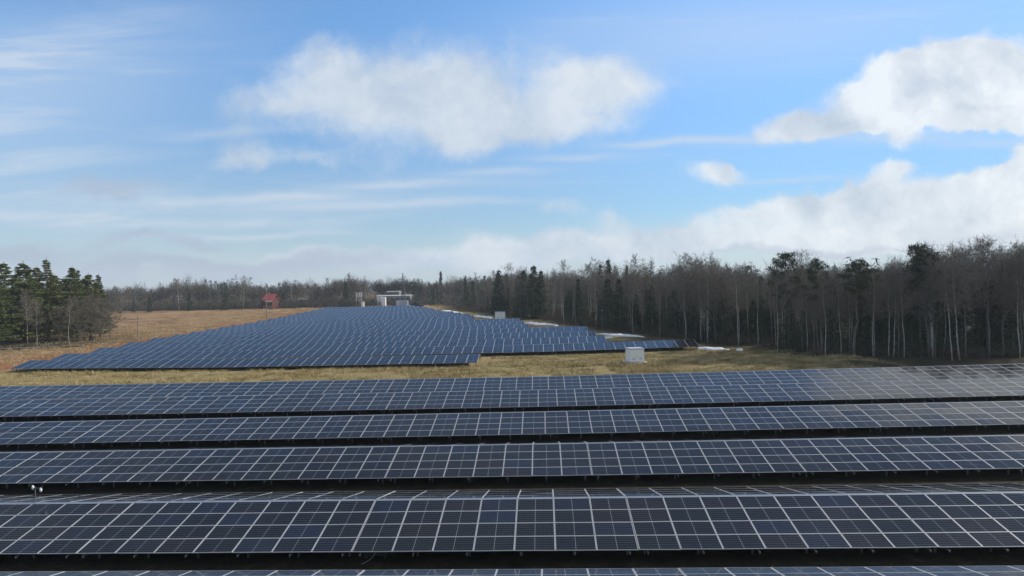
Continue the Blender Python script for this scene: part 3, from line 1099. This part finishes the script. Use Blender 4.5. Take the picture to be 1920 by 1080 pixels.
def wood_y(px, back=0.0):
    """distance of the wood edge (plus some metres into it) along a picture column"""
    k = ray(px, 560).x
    ys = np.linspace(60, 420, 1500)
    dd = ys * k - edge_x(ys)
    i = np.argmax(dd > 0) if (dd > 0).any() else len(ys) - 1
    return float(ys[i]) + back


# pale trunks that stand out on the edge
for px, lab in ((1056, 'pale slender birch at the wood edge, right of the dark spruce clump'), (1185, 'pale birch trunk at the wood edge just above the kiosk'),
                (1283, 'pale birch rising behind the right end of the longest far row'), (1382, 'tall white birch trunk standing free above the small snow scrap'),
                (1455, 'pale birch beneath the dark skyline pine, left of its neighbours'), (1545, 'slim pale birch at the wood edge above the bare earth')):
    tree_px('birch_tree', BIRCH[trnd.randrange(6)], 17.0, px, wood_y(px, -1.0), wood_top(px) + 4, lab, 'tree', 'birches on the edge of the right wood')
for px, lean, lab in ((1795, -.09, 'white birch trunk leaning left near the right side of the wood'), (1781, -.06, 'thinner white birch leaning left beside the stouter leaning birch'),
                      (1908, -.03, 'pale birch trunk closest to the right edge of the picture')):
    tree_px('birch_tree', BIRCH[trnd.randrange(6)], 17.0, px, wood_y(px, -1.0), wood_top(px) + 6, lab, 'tree', 'birches on the edge of the right wood', lean=lean)

count = 0
while count < 235:
    px = trnd.uniform(905, 2010)
    back = abs(trnd.gauss(0, 1)) * 15
    Y = wood_y(px, back)
    white = trnd.random() < (.62 if px > 1030 else .4)
    top = wood_top(px) + trnd.gauss(8, 13) + (0 if back < 12 else -2)
    proto = BIRCH[trnd.randrange(6)] if white else ASPEN[trnd.randrange(4)]
    tree_px('birch_tree' if white else 'leafless_tree', proto, 17.0 if white else 16.0, px, Y, top,
            'leafless pale-trunked birch among many in the dense right-hand wood' if white else 'leafless brown tree with dark trunk in the dense right-hand wood',
            'tree', 'birches crowded in the right wood' if white else 'dark leafless trees in the right wood', wide=trnd.uniform(.85, 1.15))
    count += 1
count = 0
while count < 150:
    px = trnd.uniform(915, 2010)
    Y = wood_y(px, 2.5 + abs(trnd.gauss(0, 1)) * 15)
    h = trnd.uniform(5, 12)
    x = ray(px, 560).x * Y
    tree('spruce_tree', SPRUCE[trnd.randrange(4)], 14.0, x, Y, h, 'dark young spruce growing beneath the bare trees of the right-hand wood', 'tree',
         'young spruces under the bare trees', wide=trnd.uniform(1.0, 1.5))
    count += 1
# spruces and pines that break the skyline
for px, back, top, w, i, lab in (
        (826, 12, 508, 1.0, 10, 'tall narrow spruce standing alone, left of the pair by the snow'), (838, -4, 528, 1.0, 11, 'short narrow dark spruce, right of the pair by the snow'),
        (873, 30, 517, 1.0, 1, 'dark spruce with blunt top, left one of two touching spruces'), (887, 26, 524, 1.0, 1, 'dark spruce, right one of two touching spruces'),
        (933, 2, 505, 1.35, 0, 'large dark spruce with open crown top above the small far kiosk'), (948, 8, 513, 1.4, 2, 'broad dark spruce beside the one with the open top'),
        (972, 6, 514, 1.3, 0, 'leftmost dark spruce of the clump right of the far kiosk'), (984, 4, 507, 1.3, 2, 'middle dark spruce of the clump right of the far kiosk'),
        (998, 0, 498, 1.4, 2, 'tallest broad spruce of the clump right of the far kiosk'), (1012, 6, 506, 1.3, 1, 'rightmost spruce of the clump right of the far kiosk'),
        (915, 4, 560, 1.2, 1, 'low dark spruce at the foot of the open-topped spruce'), (902, 2, 572, 1.2, 0, 'smallest dark spruce left of the far kiosk'),
        (1128, 14, 493, .8, 1, 'dark spruce tip left of the highest tip over bare trees'), (1142, 12, 484, .85, 0, 'highest dark spruce tip above the bare trees left of centre wood'),
        (1174, 14, 497, .6, 3, 'thin dark spruce tip right of the highest tip')):
    Y = wood_y(px) + back
    tree_px('spruce_tree', COLUMN[i - 10] if i > 9 else SPRUCE[i], 18.0 if i > 9 else 14.0, px, Y, top, lab, 'tree', 'spruces breaking the skyline', wide=w)
for px, back, top, i, w, lab in (
        (1477, 3, 466, 1, .8, 'dark bushy pine, leftmost of the pines above the right wood'), (1536, 3, 480, 0, .7, 'smaller dark pine between the bushy and the flat-topped pine'),
        (1597, 2, 484, 2, 1.1, 'flat-topped pine with sideways branches above the right wood'), (1722, 3, 450, 1, .75, 'tallest pine with drooping lopsided top in the right wood'),
        (1738, 2, 466, 0, .8, 'greenish pine crown just right of the tallest pine'), (1850, 4, 520, 1, .9, 'low dark green pine deep in the wood near the right edge'),
        (1752, 1, 560, 1, .6, 'short dark evergreen at the wood foot beside the leaning birches')):
    tree_px('pine_tree', PINE[i], 17.0, px, wood_y(px) + back, top, lab, 'tree', 'pines in the right wood', wide=w)

# --- pines and bare trees on the left
for px, Y, top, i, w, lab in (
        (8, 178, 492, 0, 1.1, 'dark pine at the back, cut by the left edge'), (-12, 152, 512, 2, 1.25, 'sunlit green pine at the left edge of the picture'),
        (42, 162, 490, 2, 1.2, 'broad dark green pine with bare pale lower trunk, second from left'), (88, 168, 484, 1, 1.05, 'tallest pointed pine of the left group'),
        (66, 190, 500, 0, 1.1, 'shaded pine filling behind the broad and the tallest pine'), (128, 172, 500, 0, 1.0, 'dark pine with twin tips in the middle of the left group'),
        (143, 178, 504, 1, 1.0, 'dark pine just right of the twin-tipped pine'), (168, 168, 512, 2, 1.1, 'green pine with loose top toward the right of the left group'),
        (186, 178, 513, 1, .95, 'rightmost pine of the left group'), (20, 168, 575, 2, 1.2, 'low green pine crown under the taller left pines')):
    tree_px('pine_tree', BIGPINE[i], 20.0, px, Y, top, lab, 'tree', 'pines of the left group', wide=w)
for px, Y, top, i, w in ((-20, 190, 505, 0, 1.3), (28, 196, 512, 2, 1.3), (52, 205, 508, 1, 1.3), (104, 192, 515, 0, 1.3), (120, 200, 520, 2, 1.3),
                         (155, 196, 520, 1, 1.3), (180, 205, 528, 0, 1.3), (75, 182, 540, 2, 1.4), (135, 184, 545, 2, 1.4), (10, 184, 545, 0, 1.4)):
    tree_px('pine_tree', BIGPINE[i], 20.0, px, Y, top, 'dark pine half hidden behind the front pines of the left group', 'tree', 'rear pines of the left group', wide=w)
for px, Y, top, kind, i, w, lab in (
        (68, 145, 560, 0, 2, .8, 'small bare tree with pale trunk in front of the dark left pines'), (128, 147, 552, 0, 3, .85, 'bare tree with darker trunk right of the small pale-trunked tree'),
        (50, 158, 545, 0, 4, .6, 'thin pale trunk before the broad left pine'),
        (150, 150, 562, 1, 0, 1.0, 'grey fuzzy shrub below the middle of the left pines'), (178, 156, 560, 1, 2, 1.1, 'grey spreading shrub below the rightmost left pine'),
        (110, 152, 575, 1, 1, 1.0, 'low grey shrub between the two bare trees'), (193, 154, 566, 1, 1, 1.0, 'slim grey shrub tree at the end of the left group'),
        (222, 175, 548, 0, 1, .8, 'bare pale tree right of the left shrubs'), (236, 200, 545, 0, 5, .7, 'bare slim tree left of the short pole'),
        (205, 168, 572, 1, 0, 1.1, 'grey shrub beside the bare pale tree')):
    if kind == 0: tree_px('bare_tree', BIRCH[i], 17.0, px, Y, top, lab, 'tree', 'bare trees and shrubs on the left', wide=w * 1.25)
    else: tree_px('shrub', SHRUB[i], 7.0, px, Y, top, lab, 'shrub', 'bare trees and shrubs on the left', wide=w)

# --- single trees before the far wood
for px, Y, top, kind, lab in (
        (335, 335, 524, 0, 'tall pale birch before the far wood left of the house'), (455, 340, 517, 0, 'bare round-topped birch rising above the far wood near the house'),
        (250, 330, 562, 1, 'small dark spruce in the far wood right of the left pines'), (280, 325, 555, 1, 'dark spruce pair member in the far wood, left of the pale birch'),
        (355, 330, 548, 1, 'broad dark spruce right of the tall pale birch'), (422, 330, 545, 1, 'narrow dark spruce between birch and house'),
        (648, 345, 528, 1, 'dark spruce before the far wood above the far panel end'), (775, 350, 536, 1, 'dark forked spruce right of the lattice tower')):
    if kind == 0: tree_px('birch_tree', BIRCH[trnd.randrange(6)], 17.0, px, Y, top, lab, 'tree', 'single trees before the far wood', wide=1.1)
    else: tree_px('spruce_tree', SPRUCE[trnd.randrange(4)], 14.0, px, Y, top, lab, 'tree', 'single trees before the far wood', wide=1.2)


def far_wood():
    """the distant wood, and the depth of the right-hand wood, read as one mass"""
    rng = np.random.default_rng(77)
    T, D = [], []
    tr = MB()

    def bush(x, Y, h, sp, n, con, wlo, whi, low=.05):
        g0 = gz(x, Y)
        if con:
            zz = rng.uniform(.02, 1, n)
            rad = sp * (1 - zz) + .2
            az = rng.uniform(0, 6.28, n)
            p = np.column_stack([x + np.cos(az) * rad * rng.uniform(.3, 1, n), Y + np.sin(az) * rad, g0 + zz * h * 1.05])
            dd = unit(np.column_stack([np.cos(az), np.sin(az), -0.5 * np.ones(n)]) + rng.normal(0, .4, (n, 3)))
            D.append(ribbons(p, p + dd * rng.uniform(.6, 1.2, n)[:, None], rng.uniform(whi, whi * 2, n), rng))
        else:
            r = unit(rng.normal(size=(n, 3))) * rng.uniform(.1, 1, (n, 1)) ** .6
            zc = h * (low + 1) / 2
            p = np.array([x, Y, g0 + zc]) + r * np.array([sp, sp, h * (1 - low) / 2])
            dd = unit(np.array([0, 0, .9]) + r * .7 + rng.normal(0, .45, (n, 3)))
            T.append(ribbons(p, p + dd * rng.uniform(.08, .18, n)[:, None] * h, rng.uniform(wlo, whi, n), rng))
    for i in range(2600):                       # the wood along the horizon
        px = rng.uniform(-150, 2100)
        Y = 352 + abs(rng.normal(0, 1)) * 45
        if 690 < px < 800: Y = max(Y, 420)
        x = ray(px, 540).x * Y
        h = rng.uniform(10, 14) * (1.0 + .10 * math.sin(px * .021) + .07 * math.sin(px * .06))
        if rng.random() < .10: h *= 1.2
        cn = rng.random() < (.07 if math.sin(px * .05) + math.sin(px * .017) < .6 else .4)
        bush(x, Y, h * (1.1 if cn else 1), rng.uniform(2.2, 3.6), 170, cn, .07, .2, rng.choice([.05, .3, .45]))
        if rng.random() < .5:
            g0 = gz(x, Y)
            tr.tube([(x, Y, g0 - .3), (x + rng.normal(0, .3), Y, g0 + h * .8)], [.17, .06], 3, 0, False)
    for i in range(900):                        # low brush in front of it, and the slope left of the dark spruces
        px = rng.uniform(-100, 900)
        Y = rng.uniform(340, 352)
        if 785 < px and rng.random() < .9: Y = rng.uniform(275, 345)
        x = ray(px, 540).x * Y
        if x > -97 and Y < 322 and x < edge_x(Y) - 6: continue
        if abs(px - 507) < 22: continue
        low_ = abs(px - 745) < 62
        bush(x, Y, rng.uniform(2.5, 6.5) * (.72 if low_ else 1), rng.uniform(1.6, 3), 90, rng.random() < .08, .07, .2)
    for i in range(560):                        # deep inside the right-hand wood
        Y = rng.uniform(80, 330)
        x = edge_x(Y) + rng.uniform(14, 55)
        bush(x, Y, rng.uniform(9, 15), rng.uniform(2.2, 3.4), 170, rng.random() < .3, .04, .11, rng.choice([.02, .2]))
    tr.tris(np.concatenate(T), 1)
    tr.tris(np.concatenate(D), 2)
    o = link('far_wood', tr.mesh('far_wood', [birch_bark, far_twig, spruce_m]))
    tag(o, 'distant grey-brown leafless wood along the horizon and deep behind the right trees', 'wood', kind='stuff')


far_wood()


def undergrowth():
    rng = np.random.default_rng(5)
    n = 2600
    m = MB(); T = []
    Y = rng.uniform(78, 300, n)
    x = edge_x(Y) + np.abs(rng.normal(0, 1, n)) * 14 + rng.uniform(-1.5, 2.5, n)
    z = ground(x, Y)
    for i in range(n):
        k = 26
        hh = rng.uniform(.7, 2.6)
        p = np.array([x[i], Y[i], z[i]]) + rng.normal(0, 1, (k, 3)) * np.array([.8, .8, 0]) + np.column_stack([np.zeros(k), np.zeros(k), rng.uniform(0, hh * .5, k)])
        d = unit(np.array([0, 0, 1.1]) + rng.normal(0, .5, (k, 3)))
        T.append(ribbons(p, p + d * rng.uniform(.5, 1, (k, 1)) * hh * .7, rng.uniform(.03, .08, k), rng))
    m.tris(np.concatenate(T))
    tag(link('undergrowth', m.mesh('undergrowth', leafmat('brush', (.06, .05, .035), (.11, .085, .06)))), 'brown leafless brush along the edge of the right wood', 'undergrowth', kind='stuff')


undergrowth()


def grass():
    rng = np.random.default_rng(9)
    P = []
    # strip between the two fields, meadow on the left, gap before the nearest row
    n = 24000
    x = rng.uniform(-105, 46, n); y = rng.uniform(80, 101.5, n); P.append((x, y, .46))
    n = 11000
    y = rng.uniform(102, 330, n); x = -93 - (y - 102) * .06 - np.abs(rng.normal(0, 26, n)); P.append((x, y, .45))
    n = 5000
    y = rng.uniform(101, 112, n); x = rng.uniform(-9, 40, n); P.append((x, y, .28))
    n = 260
    x = rng.uniform(-26, 26, n); y = rng.normal(26.6, .2, n); P.append((x, y, .2))
    T = []
    for x, y, s in P:
        cl = vnoise(x, y, 4, 21)
        keep = cl > .28
        x, y = x[keep], y[keep]
        z = ground(x, y)
        k = 5
        X = np.repeat(x, k) + rng.normal(0, .16, len(x) * k); Y = np.repeat(y, k) + rng.normal(0, .16, len(x) * k)
        Z = np.repeat(z, k) - .05
        p = np.column_stack([X, Y, Z])
        d = unit(np.array([0, 0, .8]) + rng.normal(0, .6, p.shape) * np.array([1, 1, .3]))
        T.append(ribbons(p, p + d * (s * rng.uniform(.5, 1.5, (len(p), 1))), rng.uniform(.03, .09, len(p)), rng))
    m = MB(); m.tris(np.concatenate(T))

    def b(g, p):
        pos = g.n('ShaderNodeNewGeometry').outputs['Position']
        n_ = g.noise(pos, .35, 5, .7)
        g.l(g.ramp(n_, [(.34, (.13, .12, .045)), (.47, (.34, .27, .12)), (.62, (.55, .45, .26))]), p.inputs['Base Color'])
        p.inputs['Roughness'].default_value = .9
        p.inputs['Specular IOR Level'].default_value = .15
    tag(link('grass', m.mesh('grass', mat('dry_grass', b))), 'short dry yellowish grass around the panel fields', 'grass', kind='stuff')


grass()


# ------------------------------------------------------------------ far buildings, poles
def utility_pole(px, Y, h, label, arm):
    x = ray(px, 580).x * Y
    root = link('utility_pole', None, None, (x, Y, gz(x, Y)), (0, 0, R(20)))
    wood = plain('weathered_wood', (.24, .20, .16), .9, var=.25)
    m = MB(); m.tube([(0, 0, -.4), (0, 0, h)], [.16, .11], 8); link('pole', m.mesh('pole', wood), root)
    if arm:
        m = MB(); m.box((0, -.14, h - .5), (2.0, .1, .12)); ca = link('cross_arm', m.mesh('cross_arm', wood), root)
        for sx in (-.85, 0, .85):
            m = MB(); m.tube([(sx, -.14, h - .44), (sx, -.14, h - .2)], [.06, .035], 6)
            link('insulator', m.mesh('insulator', plain('porcelain', (.5, .48, .44), .4)), ca)
    tag(root, label, 'utility pole')


utility_pole(500, 235, 13.2, 'tall wooden utility pole in front of the red-roofed house', True)
utility_pole(258, 160, 6.2, 'short weathered wooden pole at the left edge of the far panels', False)


def house():
    Y = 340; x = ray(508, 560).x * Y
    root = link('house', None, None, (x, Y, gz(x, Y) - .2), (0, 0, R(-14)))
    redw = plain('dark_red_boards', (.085, .02, .018), .8, var=.25)
    roofm = plain('red_metal_roof', (.55, .10, .10), .5, var=.12)
    white = plain('white_boards', (.70, .66, .58), .7)
    dark = plain('dark_glass', (.03, .03, .035), .2)
    w, d, h = 5.6, 5.6, 5.0
    m = MB(); m.box((0, 0, h / 2), (w, d, h))
    rz = h + 2.9
    for sx in (-1, 1):
        m.add([(sx * w / 2, -d / 2, h), (sx * w / 2, d / 2, h), (sx * w / 2, 0, rz - .1), (sx * (w / 2 - .1), -d / 2, h), (sx * (w / 2 - .1), d / 2, h), (sx * (w / 2 - .1), 0, rz - .1)],
              [(0, 1, 2), (5, 4, 3), (0, 2, 5, 3), (1, 4, 5, 2)])
    link('wall', m.mesh('wall', redw), root)
    m = MB()
    for s in (-1, 1):
        ev = (0, s * (d / 2 + .6), h - .25)
        p = [(-w / 2 - .5, ev[1], ev[2]), (w / 2 + .5, ev[1], ev[2]), (w / 2 + .5, 0, rz), (-w / 2 - .5, 0, rz)]
        p += [(a, b_, c + .14) for a, b_, c in p]
        m.add(p, [(3, 2, 1, 0), (4, 5, 6, 7), (0, 1, 5, 4), (1, 2, 6, 5), (2, 3, 7, 6), (3, 0, 4, 7)])
    rf = link('roof', m.mesh('roof', roofm), root)
    m = MB(); m.box((-1.4, .5, rz + .15), (.6, .6, 1.3)); link('chimney', m.mesh('chimney', plain('chimney_brick', (.25, .13, .10), .9)), rf)
    m = MB(); m.box((.6, -d / 2 - .04, h - .75), (w - 1.4, .06, 1.0)); link('gallery_front', m.mesh('gallery_front', white), root)
    for px_ in (-1.8, 0, 1.8):
        m = MB(); m.box((px_, -d / 2 - .03, 1.15), (1.0, .05, 1.1)); wd = link('window', m.mesh('window', dark), root)
        m = MB()
        for s in (-1, 1):
            m.box((px_ + s * .55, -d / 2 - .05, 1.15), (.1, .08, 1.3)); m.box((px_, -d / 2 - .05, 1.15 + s * .6), (1.0, .08, .1))
        link('frame', m.mesh('frame', white), wd)
    m = MB(); m.box((-w / 2 - .9, 0, 2.0), (1.8, 4.0, 4.0)); an = link('annex', m.mesh('annex', redw), root)
    m = MB(); m.add([(-w / 2 - 2.0, -2.3, 3.9), (-w / 2 - 2.0, 2.3, 3.9), (-w / 2, 2.3, 4.7), (-w / 2, -2.3, 4.7), (-w / 2 - 2.0, -2.3, 4.05), (-w / 2 - 2.0, 2.3, 4.05), (-w / 2, 2.3, 4.85), (-w / 2, -2.3, 4.85)],
                    [(0, 1, 2, 3), (7, 6, 5, 4), (0, 4, 5, 1), (2, 6, 7, 3), (0, 3, 7, 4), (1, 5, 6, 2)])
    link('roof', m.mesh('annex_roof', roofm), an)
    tag(root, 'small red house with bright red roof at the edge of the far wood', 'house')


house()


def shed(name, px, Y, w, d, top, rise, wallc, roofc, label, cat, rz=0.0, windows=0):
    x = ray(px, 560).x * Y
    h = CAM_H + ray(px, top).z * Y - gz(x, Y) - rise
    root = link(name, None, None, (x, Y, gz(x, Y)), (0, 0, rz))
    wm = plain(name + '_wall', wallc, .6, var=.06); rm = plain(name + '_roof', roofc, .6, var=.08)
    m = MB(); m.box((0, 0, h / 2 - .2), (w, d, h + .4)); link('wall', m.mesh('wall', wm), root)
    m = MB()
    p = [(-w / 2 - .2, -d / 2 - .2, h), (w / 2 + .2, -d / 2 - .2, h), (w / 2 + .2, d / 2 + .2, h), (-w / 2 - .2, d / 2 + .2, h), (-w / 2 - .2, 0, h + rise), (w / 2 + .2, 0, h + rise)]
    p = [(a, b_, c + .01) for a, b_, c in p]
    m.add(p, [(0, 1, 5, 4), (2, 3, 4, 5), (0, 4, 3), (1, 2, 5), (3, 2, 1, 0)])
    link('roof', m.mesh('roof', rm), root)
    dk = plain('dark_opening', (.04, .04, .045), .4)
    for k in range(windows):
        m = MB(); m.box((-w / 2 + (k + .5) * w / windows, -d / 2 - .02, h * .55), (w / windows * .5, .06, h * .35)); link('window', m.mesh('window', dk), root)
    m = MB(); m.box((w * .36, -d / 2 - .03, min(1.1, h * .4)), (min(1.6, w * .25), .06, min(2.2, h * .8))); link('door', m.mesh('door', dk if windows else wm), root)
    tag(root, label, cat)
    return root


shed('industrial_hall', 745, 375, 18, 10, 553, .4, (.30, .31, .32), (.55, .58, .60), 'long pale grey low hall behind the far end of the panel field', 'hall', R(-3), 6)
shed('flat_roofed_building', 739, 405, 8, 7, 546, .2, (.20, .20, .21), (.78, .78, .77), 'dark building with white roof edge above the long grey hall', 'building', 0, 4)
shed('white_cabinet', 719.5, 338, 2.1, 1.6, 557, .15, (.82, .82, .80), (.8, .8, .8), 'bright white cabinet standing right behind the far panels', 'cabinet', 0, 0)
shed('shipping_container', 757, 328, 4.2, 2.4, 563.5, .05, (.36, .42, .52), (.5, .56, .62), 'blue-grey container beside the lattice tower', 'container', R(5), 0)
shed('grey_hut', 747.5, 334, 2.2, 2.2, 564, .1, (.50, .56, .66), (.6, .64, .68), 'narrow pale hut touching the blue-grey container', 'hut', 0, 0)
shed('white_box', 680, 330, 1.3, 1.1, 566, .1, (.78, .80, .70), (.8, .82, .74), 'small cream-white box at the far end of the panels, left of the cabinet', 'box', 0, 0)
shed('storage_shed', 568, 352, 4.5, 3.5, 559, .9, (.12, .10, .09), (.36, .35, .33), 'small grey-roofed shed in the trees right of the red house', 'shed', R(8), 0)
shed('white_hut', 711, 345, 2.4, 2.0, 553, .3, (.7, .7, .7), (.72, .72, .72), 'little white hut left of the bright cabinet', 'hut', R(10), 0)


def flag_post(px, label):
    Y = 342; x = ray(px, 560).x * Y
    root = link('white_post', None, None, (x, Y, gz(x, Y)))
    white = plain('white_paint', (.78, .78, .78), .6)
    m = MB(); m.tube([(0, 0, -.3), (0, 0, 7.7)], .12, 8); link('pole', m.mesh('pole', white), root)
    m = MB(); m.box((.35, 0, 6.4), (.6, .06, 2.3)); link('banner', m.mesh('banner', white), root)
    tag(root, label, 'post')


for px, lab in ((668, 'leftmost of three white posts with pale banners beyond the panels'), (673, 'middle of three white posts with pale banners beyond the panels'),
                (677, 'rightmost of three white posts with pale banners beyond the panels')):
    flag_post(px, lab)


def lattice_tower():
    Y = 350; d = ray(755, 511); x = d.x * Y
    h = CAM_H + d.z * Y - gz(x, Y)
    root = link('lattice_tower', None, None, (x, Y, gz(x, Y)), (0, 0, R(20)))
    sm = plain('dull_steel', (.15, .16, .17), .6, .5)
    legs = [(-1, -1), (1, -1), (1, 1), (-1, 1)]
    wid = lambda t: 1.15 * (1 - t) ** 1.1 + .12
    for sx, sy in legs:
        m = MB(); m.tube([(sx * wid(t), sy * wid(t), t * h - (.2 if t == 0 else 0)) for t in (0, .33, .66, .97)], .10, 4); link('leg', m.mesh('leg', sm), root)
    m = MB()
    for k in range(12):
        a, b_ = k / 12, (k + 1) / 12
        for i in range(4):
            p, q = legs[i], legs[(i + 1) % 4]
            m.tube([(p[0] * wid(a), p[1] * wid(a), a * h), (q[0] * wid(b_), q[1] * wid(b_), b_ * h * .985)], .05, 3, 0, False)
            m.tube([(q[0] * wid(a), q[1] * wid(a), a * h), (p[0] * wid(b_), p[1] * wid(b_), b_ * h * .985)], .05, 3, 0, False)
    link('bracing', m.mesh('bracing', sm), root)
    for t, wl in ((.82, 2.6), (.68, 3.4)):
        m = MB(); m.box((0, 0, h * t), (wl, .14, .16)); link('cross_arm', m.mesh('cross_arm', sm), root)
    tag(root, 'grey steel lattice tower rising behind the far end of the panels', 'lattice tower')


lattice_tower()


def heap():
    Y = 328; x = ray(782, 570).x * Y
    m = MB(); v, f = [], []
    n, k = 22, 9
    for i in range(n):
        for j in range(k):
            a = i / n * 2 * math.pi; r = j / (k - 1)
            xx, yy = math.cos(a) * r * 3.9, math.sin(a) * r * 3.0
            v.append((xx, yy, 2.9 * (1 - r ** 2.4) * (.93 + .14 * float(vnoise(xx, yy, 1.1, 4))) - .3))
    for i in range(n):
        for j in range(k - 1):
            i2 = (i + 1) % n
            f.append((i * k + j, i * k + j + 1, i2 * k + j + 1, i2 * k + j))
    m.add(v, f)
    o = link('earth_heap', m.mesh('earth_heap', plain('black_soil', (.012, .012, .013), .95, var=.3), True), None, (x, Y, gz(x, Y)))
    tag(o, 'rounded black heap beside the far right end of the panels', 'heap')


heap()


def haze():
    m = bpy.data.materials.new('thin_haze'); m.use_nodes = True
    g = NT(m.node_tree)
    out = g.n('ShaderNodeOutputMaterial')
    p = g.n('ShaderNodeVolumePrincipled')
    p.inputs['Color'].default_value = (.80, .88, .97, 1)
    p.inputs['Density'].default_value = HAZE_DENSITY
    p.inputs['Anisotropy'].default_value = .2
    g.l(p.outputs[0], out.inputs['Volume'])
    mb = MB(); mb.box((0, 600, 20), (3300, 2100, 50))
    tag(link('haze', mb.mesh('haze', m)), 'thin pale air over the whole scene', 'haze', kind='stuff')


HAZE_DENSITY = .00022
haze()
